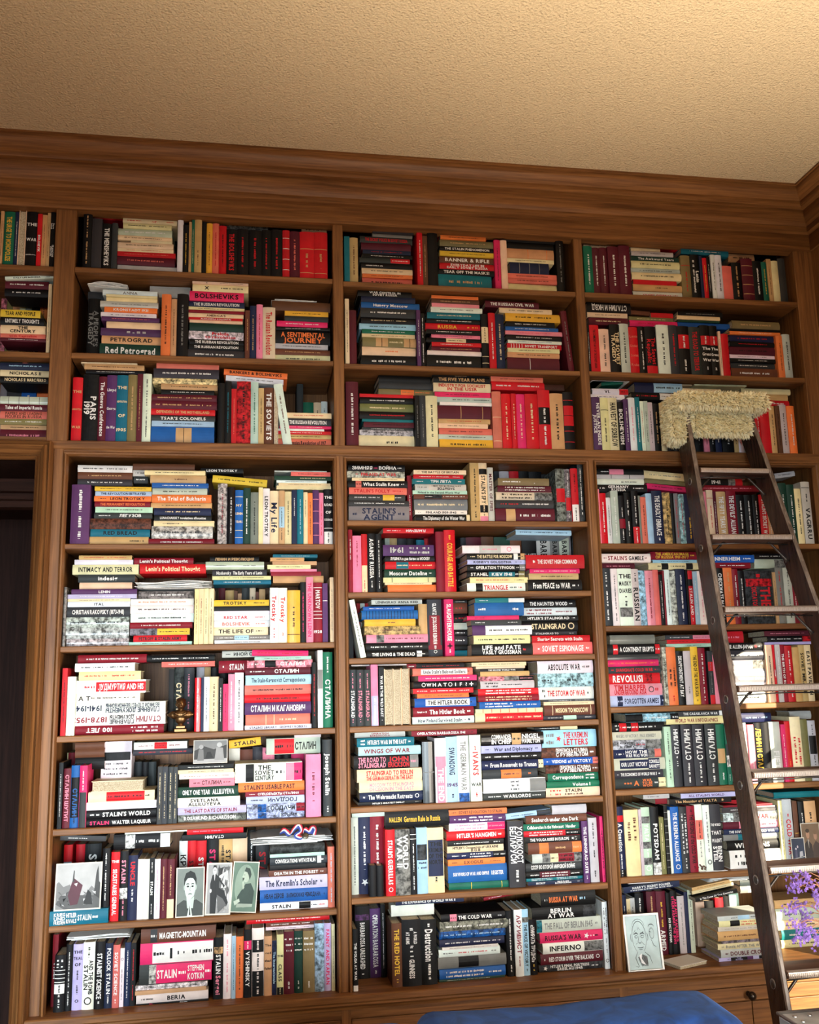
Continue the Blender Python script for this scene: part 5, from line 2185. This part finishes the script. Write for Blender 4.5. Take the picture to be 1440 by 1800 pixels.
def strip(pts, w_):
    L_ = []; R2 = []
    for i, p in enumerate(pts):
        a = pts[max(i - 1, 0)]; b = pts[min(i + 1, len(pts) - 1)]; dx, dy = b[0] - a[0], b[1] - a[1]; l = math.hypot(dx, dy) or 1
        ww = w_ * (0.4 + 0.6 * math.sin(math.pi * (i + 0.5) / len(pts))); L_.append((p[0] - dy / l * ww, p[1] + dx / l * ww)); R2.append((p[0] + dy / l * ww, p[1] - dx / l * ww))
    return L_ + R2[::-1]
z8 = ROWS['B'][7]
man = [([(0, 0), (1, 0), (1, 1), (0, 1)], GR(118)), ([(0.0, 0), (1, 0), (1, .24), (.74, .34), (.5, .30), (.26, .34), (0, .24)], GR(62)), ([(.40, .16), (.62, .16), (.66, .40), (.36, .40)], GR(190)), ([(.40, 0), (.5, .30), (.60, 0)], GR(205)),
       ([(.47, .02), (.5, .24), (.53, .02)], GR(50)), (ell(.5, .60, .21, .26), GR(196)), (ell(.28, .60, .03, .06), GR(170)), (ell(.72, .60, .03, .06), GR(170)), ([(.27, .62), (.26, .78), (.33, .90), (.5, .95), (.67, .90), (.74, .78), (.73, .62), (.69, .72), (.60, .79), (.5, .80), (.40, .79), (.31, .72)], GR(30)),
       (ell(.41, .62, .045, .018), GR(40)), (ell(.59, .62, .045, .018), GR(40)), (strip([(.35, .665), (.41, .68), (.46, .665)], .012), GR(40)), (strip([(.54, .665), (.59, .68), (.65, .665)], .012), GR(40)),
       (strip([(.50, .62), (.485, .54), (.52, .53)], .010), GR(140)), (strip([(.43, .455), (.5, .465), (.57, .455)], .013), GR(110)), ([(.5, .34), (.64, .42), (.71, .56), (.70, .50), (.62, .38)], GR(150))]
card('photo_card', 'greenish portrait card of a dark-haired person in a suit, on eighth shelf', 'photograph', 309, 359, 1526, 1604, 0.012, z8, man, 7, bg_=GR(120), group='photo cards on the eighth shelf of the left bay')
seat = [([(0, 0), (1, 0), (1, 1), (0, 1)], G(150))] + [([(random.uniform(.4, 1), random.uniform(0, 1)) for _ in range(5)], G(random.choice((90, 190, 205, 70)))) for _ in range(26)] + [
       ([(.16, 0), (.40, 0), (.44, .38), (.70, .30), (.88, .16), (.95, .22), (.74, .46), (.52, .52), (.50, .74), (.36, .80), (.20, .78), (.12, .60), (.14, .30)], G(34)), ([(.44, .70), (.66, .58), (.72, .52), (.78, .56), (.60, .66), (.46, .78)], G(36)),
       (ell(.30, .88, .09, .085), G(196)), ([(.21, .90), (.24, .98), (.36, .98), (.39, .90), (.34, .94), (.26, .94)], G(30)), ([(.27, .80), (.33, .80), (.31, .66)], G(225)), (strip([(.36, 0), (.37, .78)], .006), G(20)), (ell(.15, .46, .05, .04), G(190)), (ell(.80, .54, .04, .03), G(185)), (ell(.27, .885, .02, .008), G(50)), (ell(.34, .885, .02, .008), G(50))]
card('photo_card', 'black and white card of a person in dark suit holding a stick', 'photograph', 360, 405, 1519, 1607, 0.010, z8, seat, 7, roll=2, bg_=G(200), border=0.06, group='photo cards on the eighth shelf of the left bay')
prof = [([(0, 0), (1, 0), (1, 1), (0, 1)], (0.10, 0.16, 0.12)), (ell(.5, .52, .42, .44), (0.20, 0.27, 0.21)), ([(.22, .12), (.86, .16), (.90, .42), (.74, .58), (.52, .56), (.36, .42), (.22, .30)], (0.030, 0.05, 0.04)), (ell(.53, .72, .13, .13), (0.34, 0.40, 0.32)), ([(.40, .74), (.36, .70), (.41, .69), (.42, .64), (.47, .62), (.50, .76)], (0.34, .40, .32)),
        ([(.44, .82), (.50, .90), (.66, .88), (.74, .76), (.68, .64), (.62, .74), (.56, .80)], (.03, .045, .035)), ([(.38, .68), (.46, .69), (.45, .65), (.39, .62)], (.04, .05, .04)), ([(.38, .60), (.45, .62), (.48, .48), (.42, .44)], (.32, .38, .30)), ([(.08, .20), (.30, .26), (.34, .20), (.14, .12)], (.40, .46, .38)), ([(.20, .08), (.85, .10), (.86, .16), (.22, .16)], (.28, .33, .27)), (ell(.46, .745, .012, .008), (.02, .02, .02))]
card('photo_card', 'green tinted card of a person in profile with moustache, leaning on the shelf', 'photograph', 404, 450, 1518, 1600, 0.014, z8, prof, 7, roll=4.5, bg_=(0.3, 0.36, 0.3), border=0.035, group='photo cards on the eighth shelf of the left bay')
tz8 = [b for b in BOOKS if b['bay'] == 'B' and b['row'] == 8 and b['col'] == 't'][0]['z1']
flag = [([(0, 0), (1, 0), (1, 1), (0, 1)], G(172)), ([(0, 0), (1, 0), (1, .32), (.8, .5), (.7, .36), (.52, .22), (.30, .55), (.16, .50), (.05, .62), (0, .58)], G(120)), ([(.10, .30), (.40, .46), (.52, .30), (.86, .28), (.95, .60), (1, .5), (1, 0), (.2, 0), (0, .12)], G(84)), ([(.86, .30), (.90, .80), (.94, .95), (.97, .60), (1, .55), (1, .2)], G(62))] + [
        ([(a + random.uniform(-.06, .06), b + random.uniform(-.06, .06)) for _ in range(4)], G(random.choice((50, 100, 150, 185)))) for a in (.08, .18, .3, .66, .76, .86) for b in (.12, .22, .34)] + [([(.27, .30), (.38, .70), (.60, .52), (.50, .10), (.34, .08)], (0.085, 0.028, 0.04)), ([(.40, .56), (.48, .58), (.46, .50)], G(215)), ([(.64, .10), (.72, .42), (.80, .34), (.84, .08)], G(44)), ([(.36, .60), (.38, .86), (.40, .86), (.40, .60)], G(60))]
card('photo_card', 'black and white photo with a dark red flag, resting on thick teal book', 'photograph', 96, 178, 1518, 1590, 0.004, tz8, flag, 7, bg_=G(180), border=0.03)
z7 = ROWS['B'][6]
two = [([(0, 0), (1, 0), (1, 1), (0, 1)], G(60)), ([(0, .55), (.3, .75), (.6, .6), (1, .8), (1, 1), (0, 1)], G(120)), ([(0, 0), (1, 0), (1, .18), (0, .15)], G(160)), ([(.10, .1), (.30, .1), (.28, .60), (.14, .62)], G(110)), (ell(.21, .72, .07, .10), G(150)), ([(.62, .1), (.92, .1), (.88, .66), (.68, .70)], G(140)), (ell(.77, .80, .08, .11), G(170)), ([(.34, .2), (.58, .22), (.50, .5), (.40, .48)], G(40))]
card('photo_card', 'dark grey photo of two standing people on top of seventh shelf books', 'photograph', 340, 400, 1302, 1343, 0.03, None, two, 6, bg_=G(60), border=0.02, lift=0.002)
z8d = ROWS['D'][7]
night = [([(0, 0), (1, 0), (1, 1), (0, 1)], (0.035, 0.045, 0.075)), ([(0, 0), (1, 0), (1, .28), (0, .22)], (0.09, 0.13, 0.10)), (ell(.3, .62, .06, .05), (.5, .45, .5)), (ell(.45, .70, .06, .05), (.5, .45, .5)), ([(.2, .3), (.4, .3), (.38, .6), (.24, .6)], (.08, .08, .13)), ([(.55, .32), (.85, .36), (.82, .54), (.6, .52)], (.38, .38, .42)), (strip([(0, .26), (1, .34)], .015), (.4, .42, .4))]
card('photo_card', 'dark bluish photo of a group, at right of the eighth shelf, right bay', 'photograph', 1392, 1416, 1473, 1508, 0.007, z8d, night, 2, bg_=(0.04, 0.05, 0.08), border=0.05)
couple = [([(0, 0), (1, 0), (1, 1), (0, 1)], (0.16, 0.105, 0.065)), ([(.02, 0), (.08, .50), (.30, .62), (.5, .50), (.62, 0)], (.035, .028, .026)), ([(.50, 0), (.56, .46), (.74, .58), (.96, .50), (1, 0)], (.06, .042, .035)), (ell(.32, .74, .10, .10), (.34, .19, .12)), (ell(.74, .70, .095, .095), (.32, .18, .12)), (ell(.32, .83, .11, .05), (.05, .035, .025)), (ell(.74, .79, .11, .055), (.16, .10, .06)), ([(.28, .62), (.36, .62), (.33, .40)], (.30, .27, .23))]
card('photo_card', 'warm brown photo of two people close together, at the right picture edge', 'photograph', 1411, 1444, 1447, 1510, 0.009, z8d, couple, 2, bg_=(0.2, 0.13, 0.08), border=0.03)
# framed caricature drawing on the ledge
INK = (0.06, 0.07, 0.08); q = []
arc = lambda cx_, cy_, rx, ry, a, b, n=18: [(cx_ + rx * math.cos(math.radians(a + (b - a) * k / n)), cy_ + ry * math.sin(math.radians(a + (b - a) * k / n))) for k in range(n + 1)]
for pts, w_ in ((arc(.40, .60, .22, .30, -60, 240), .007), (arc(.40, .80, .19, .14, 0, 180), .005), (arc(.31, .64, .07, .035, 10, 170), .010), (arc(.50, .64, .07, .035, 10, 170), .010), (arc(.31, .61, .05, .022, 0, 360), .006), (arc(.50, .61, .05, .022, 0, 360), .006), ([(.40, .63), (.35, .52), (.38, .49), (.44, .49), (.46, .53)], .007),
                ([(.28, .47), (.33, .50)], .005), ([(.47, .50), (.54, .45)], .005), (arc(.41, .42, .09, .02, 180, 360), .008), (arc(.41, .38, .05, .014, 180, 360), .006), (arc(.16, .60, .03, .07, 90, 270), .007), (arc(.64, .60, .03, .07, -90, 90), .007), ([(.22, .66), (.30, .74)], .005), ([(.36, .73), (.40, .78), (.45, .73)], .005), ([(.30, .70), (.36, .66)], .009), ([(.54, .70), (.46, .66)], .009),
                ([(.30, .33), (.22, .22), (.30, .06)], .007), ([(.52, .32), (.66, .24), (.72, .10)], .007), (arc(.80, .66, .07, .10, 0, 360), .006), (arc(.80, .78, .09, .05, 0, 180), .008), ([(.76, .55), (.82, .44), (.90, .40)], .006), ([(.72, .70), (.78, .68)], .006), ([(.25, .90), (.34, .93)], .003), ([(.20, .07), (.27, .05), (.30, .07)], .004)): q.append((strip(pts, w_), INK))
for k in range(16): q.append((strip([(.30 + k * .018, .28 - abs(k - 8) * .006), (.40 + k * .012, .06 + (k % 3) * .02)], .008), G(95)))
q.append(([(.33, .26), (.42, .30), (.40, .20), (.52, .08), (.38, .12)], G(235)))
card('picture_frame', 'pale framed ink caricature of a bald head, standing on the ledge', 'picture', 1103, 1163, 1610, 1703, -0.022, ZL, q, 9, frame=STEEL, bg_=(0.50, 0.62, 0.62), border=0.03)
# small booklet on the ledge
bx_, _ = at(1207, 1690, 0.0); bo = empty('booklet', (bx_, 0.02, ZL + 0.0006), 'small white booklet lying open-cornered on the ledge beside the framed caricature', 'booklet'); bo.rotation_euler = (0, 0, 0.35)
MB().box(-0.065, 0.065, -0.045, 0.045, 0, 0.010, bev=0.001).build('page_block', PAGE, bo)
MB().box(-0.067, 0.067, -0.047, 0.047, 0.0102, 0.0112).build('cover', mat('booklet_cover', (0.82, 0.80, 0.74), 0.6), bo)
# bronze bust
bp, bz = at(317, 1288, 0.03)[0], ROWS['B'][5]; BZ = mat('dark_bronze', (0.16, 0.085, 0.035), 0.34, 0.9)
bu = empty('bust', (bp, 0.035, bz + 0.0008), 'small bronze bust on a stepped pedestal, sixth shelf of left bay', 'sculpture')
hB = at(317, 1222, 0.03)[1] - bz
m = MB(); m.box(-0.021, 0.021, -0.016, 0.016, 0, 0.012, bev=0.002).box(-0.016, 0.016, -0.012, 0.012, 0.0121, 0.022, bev=0.002); m.lathe([(0.011, 0.0221), (0.008, 0.030), (0.012, 0.038)], None, 18); m.build('pedestal', BZ, bu)
bm = bmesh.new(); k_ = hB / 0.140
def blob(x, y, z, a, b, c, rot=0.0):
    T = Matrix.Translation((x, y, z)) @ Matrix.Rotation(rot, 4, 'Y') @ Matrix.Diagonal((a, b, c, 1)); bmesh.ops.create_icosphere(bm, subdivisions=3, radius=1, matrix=T)
for a in ((0, 0, .050, .019, .014, .022), (0, -.001, .066, .031, .016, .019), (-.022, 0, .064, .019, .011, .015, .35), (.022, 0, .064, .019, .011, .015, -.35), (-.036, .001, .064, .010, .007, .007, .3), (.036, .001, .064, .010, .007, .007, -.3), (0, 0, .084, .010, .010, .014), (0, -.002, .106, .0165, .019, .021), (0, -.010, .094, .010, .009, .009), (0, -.0205, .103, .0032, .0045, .006),
          (0, -.0185, .0965, .0085, .0045, .0026), (-.0165, .001, .104, .003, .005, .006), (.0165, .001, .104, .003, .005, .006), (0, .003, .117, .0172, .0175, .012), (-.006, -.017, .1085, .0045, .003, .002), (.006, -.017, .1085, .0045, .003, .002), (-.012, -.012, .068, .012, .006, .004, .6), (.012, -.012, .068, .012, .006, .004, -.6)): blob(*a)
m = MB(); m.bm(bm, T=Matrix.Diagonal((1, 1, k_, 1))); hd = m.build('head_and_shoulders', BZ, bu)
rm = hd.modifiers.new('r', 'REMESH'); rm.mode = 'VOXEL'; rm.voxel_size = 0.0013; rm.use_smooth_shade = True
sm = hd.modifiers.new('s', 'SMOOTH'); sm.iterations = 3; sm.factor = 0.5
# striped ribbon with a round pin on the pile of papers
ry = 0.045; rx, rz = at(520, 1490, ry); rr = random.Random(5); m = MB(); rb = empty('ribbon', (rx, ry, 0), 'crumpled red, white and blue ribbon with a pin on the papers', 'ribbon')
pts = [Vector((-.055, .0, .012)), Vector((-.04, -.012, .022)), Vector((-.02, 0, .006)), Vector((-.005, -.014, .026)), Vector((.01, -.004, .036)), Vector((.018, -.016, .018)), Vector((.0, -.02, .004)), Vector((.02, -.02, -.004)), Vector((.03, -.006, .020)), Vector((.046, -.014, .014)), Vector((.058, -.004, .026)), Vector((.066, -.016, .020)), Vector((.060, -.02, .004))]
def cr(P, t):
    i = min(int(t), len(P) - 2); f = t - i; a, b, c, d = P[max(i - 1, 0)], P[i], P[i + 1], P[min(i + 2, len(P) - 1)]
    return 0.5 * ((2 * b) + (c - a) * f + (2 * a - 5 * b + 4 * c - d) * f * f + (3 * b - a - 3 * c + d) * f ** 3)
Np = 90; ctr = [cr(pts, (len(pts) - 1) * k / Np) for k in range(Np + 1)]; bands = [(0, 0.3, 0), (0.3, 0.62, 1), (0.62, 1, 2)]
zr = top_at('B', 8, 480, 560, 1490, ry) + 0.026
for k in range(Np):
    for j, (a, b, mi_) in enumerate(bands):
        def w2(kk, s): d = (ctr[min(kk + 1, Np)] - ctr[max(kk - 1, 0)]).normalized(); sd = d.cross(Vector((math.sin(kk * .13), -1, math.cos(kk * .17)))).normalized(); return ctr[kk] + sd * (s - 0.5) * 0.017 + Vector((0, 0, zr))
        V = [w2(k, a), w2(k, b), w2(k + 1, b), w2(k + 1, a)]; V += [v + Vector((0, 0.0006, 0.0003)) for v in V]; m.add(V, [(0, 1, 2, 3), (7, 6, 5, 4), (0, 4, 5, 1), (2, 6, 7, 3)], mi_)
m.build('ribbon_band', [mat('ribbon_red', (0.55, 0.02, 0.04), 0.5), mat('ribbon_white', (0.75, 0.75, 0.78), 0.5), mat('ribbon_blue', (0.03, 0.06, 0.30), 0.5)], rb)
MB().lathe([(0.011, 0), (0.011, 0.002), (0.009, 0.003), (0.0005, 0.0032)], Matrix.Translation((0.032, -0.026, zr + 0.002)) @ Matrix.Rotation(1.2, 4, 'X'), 24).build('pin', mat('pin_metal', (0.10, 0.09, 0.07), 0.3, 0.9), rb, smooth=True)
# knobbly brown ornament on the sheet of paper
ox_, oz_ = at(1236, 1526, 0.02); on = bmesh.new(); ro = random.Random(9)
for _ in range(34):
    T = Matrix.Translation((ro.gauss(0, .008), ro.gauss(0, .006), 0.006 + abs(ro.gauss(0, .006)))) @ Matrix.Rotation(ro.uniform(0, 3), 4, 'X') @ Matrix.Diagonal((ro.uniform(.003, .006), ro.uniform(.002, .004), .0022, 1)); bmesh.ops.create_icosphere(on, subdivisions=2, radius=1, matrix=T)
m = MB(); m.bm(on); o = m.build('ornament', mat('brown_husk', (0.10, 0.045, 0.025), 0.7), loc=(ox_, 0.03, ROWS['D'][7] + 0.004), smooth=True)
tag(o, 'small knobbly brown ornament lying on the white sheet, eighth shelf of right bay', 'ornament')
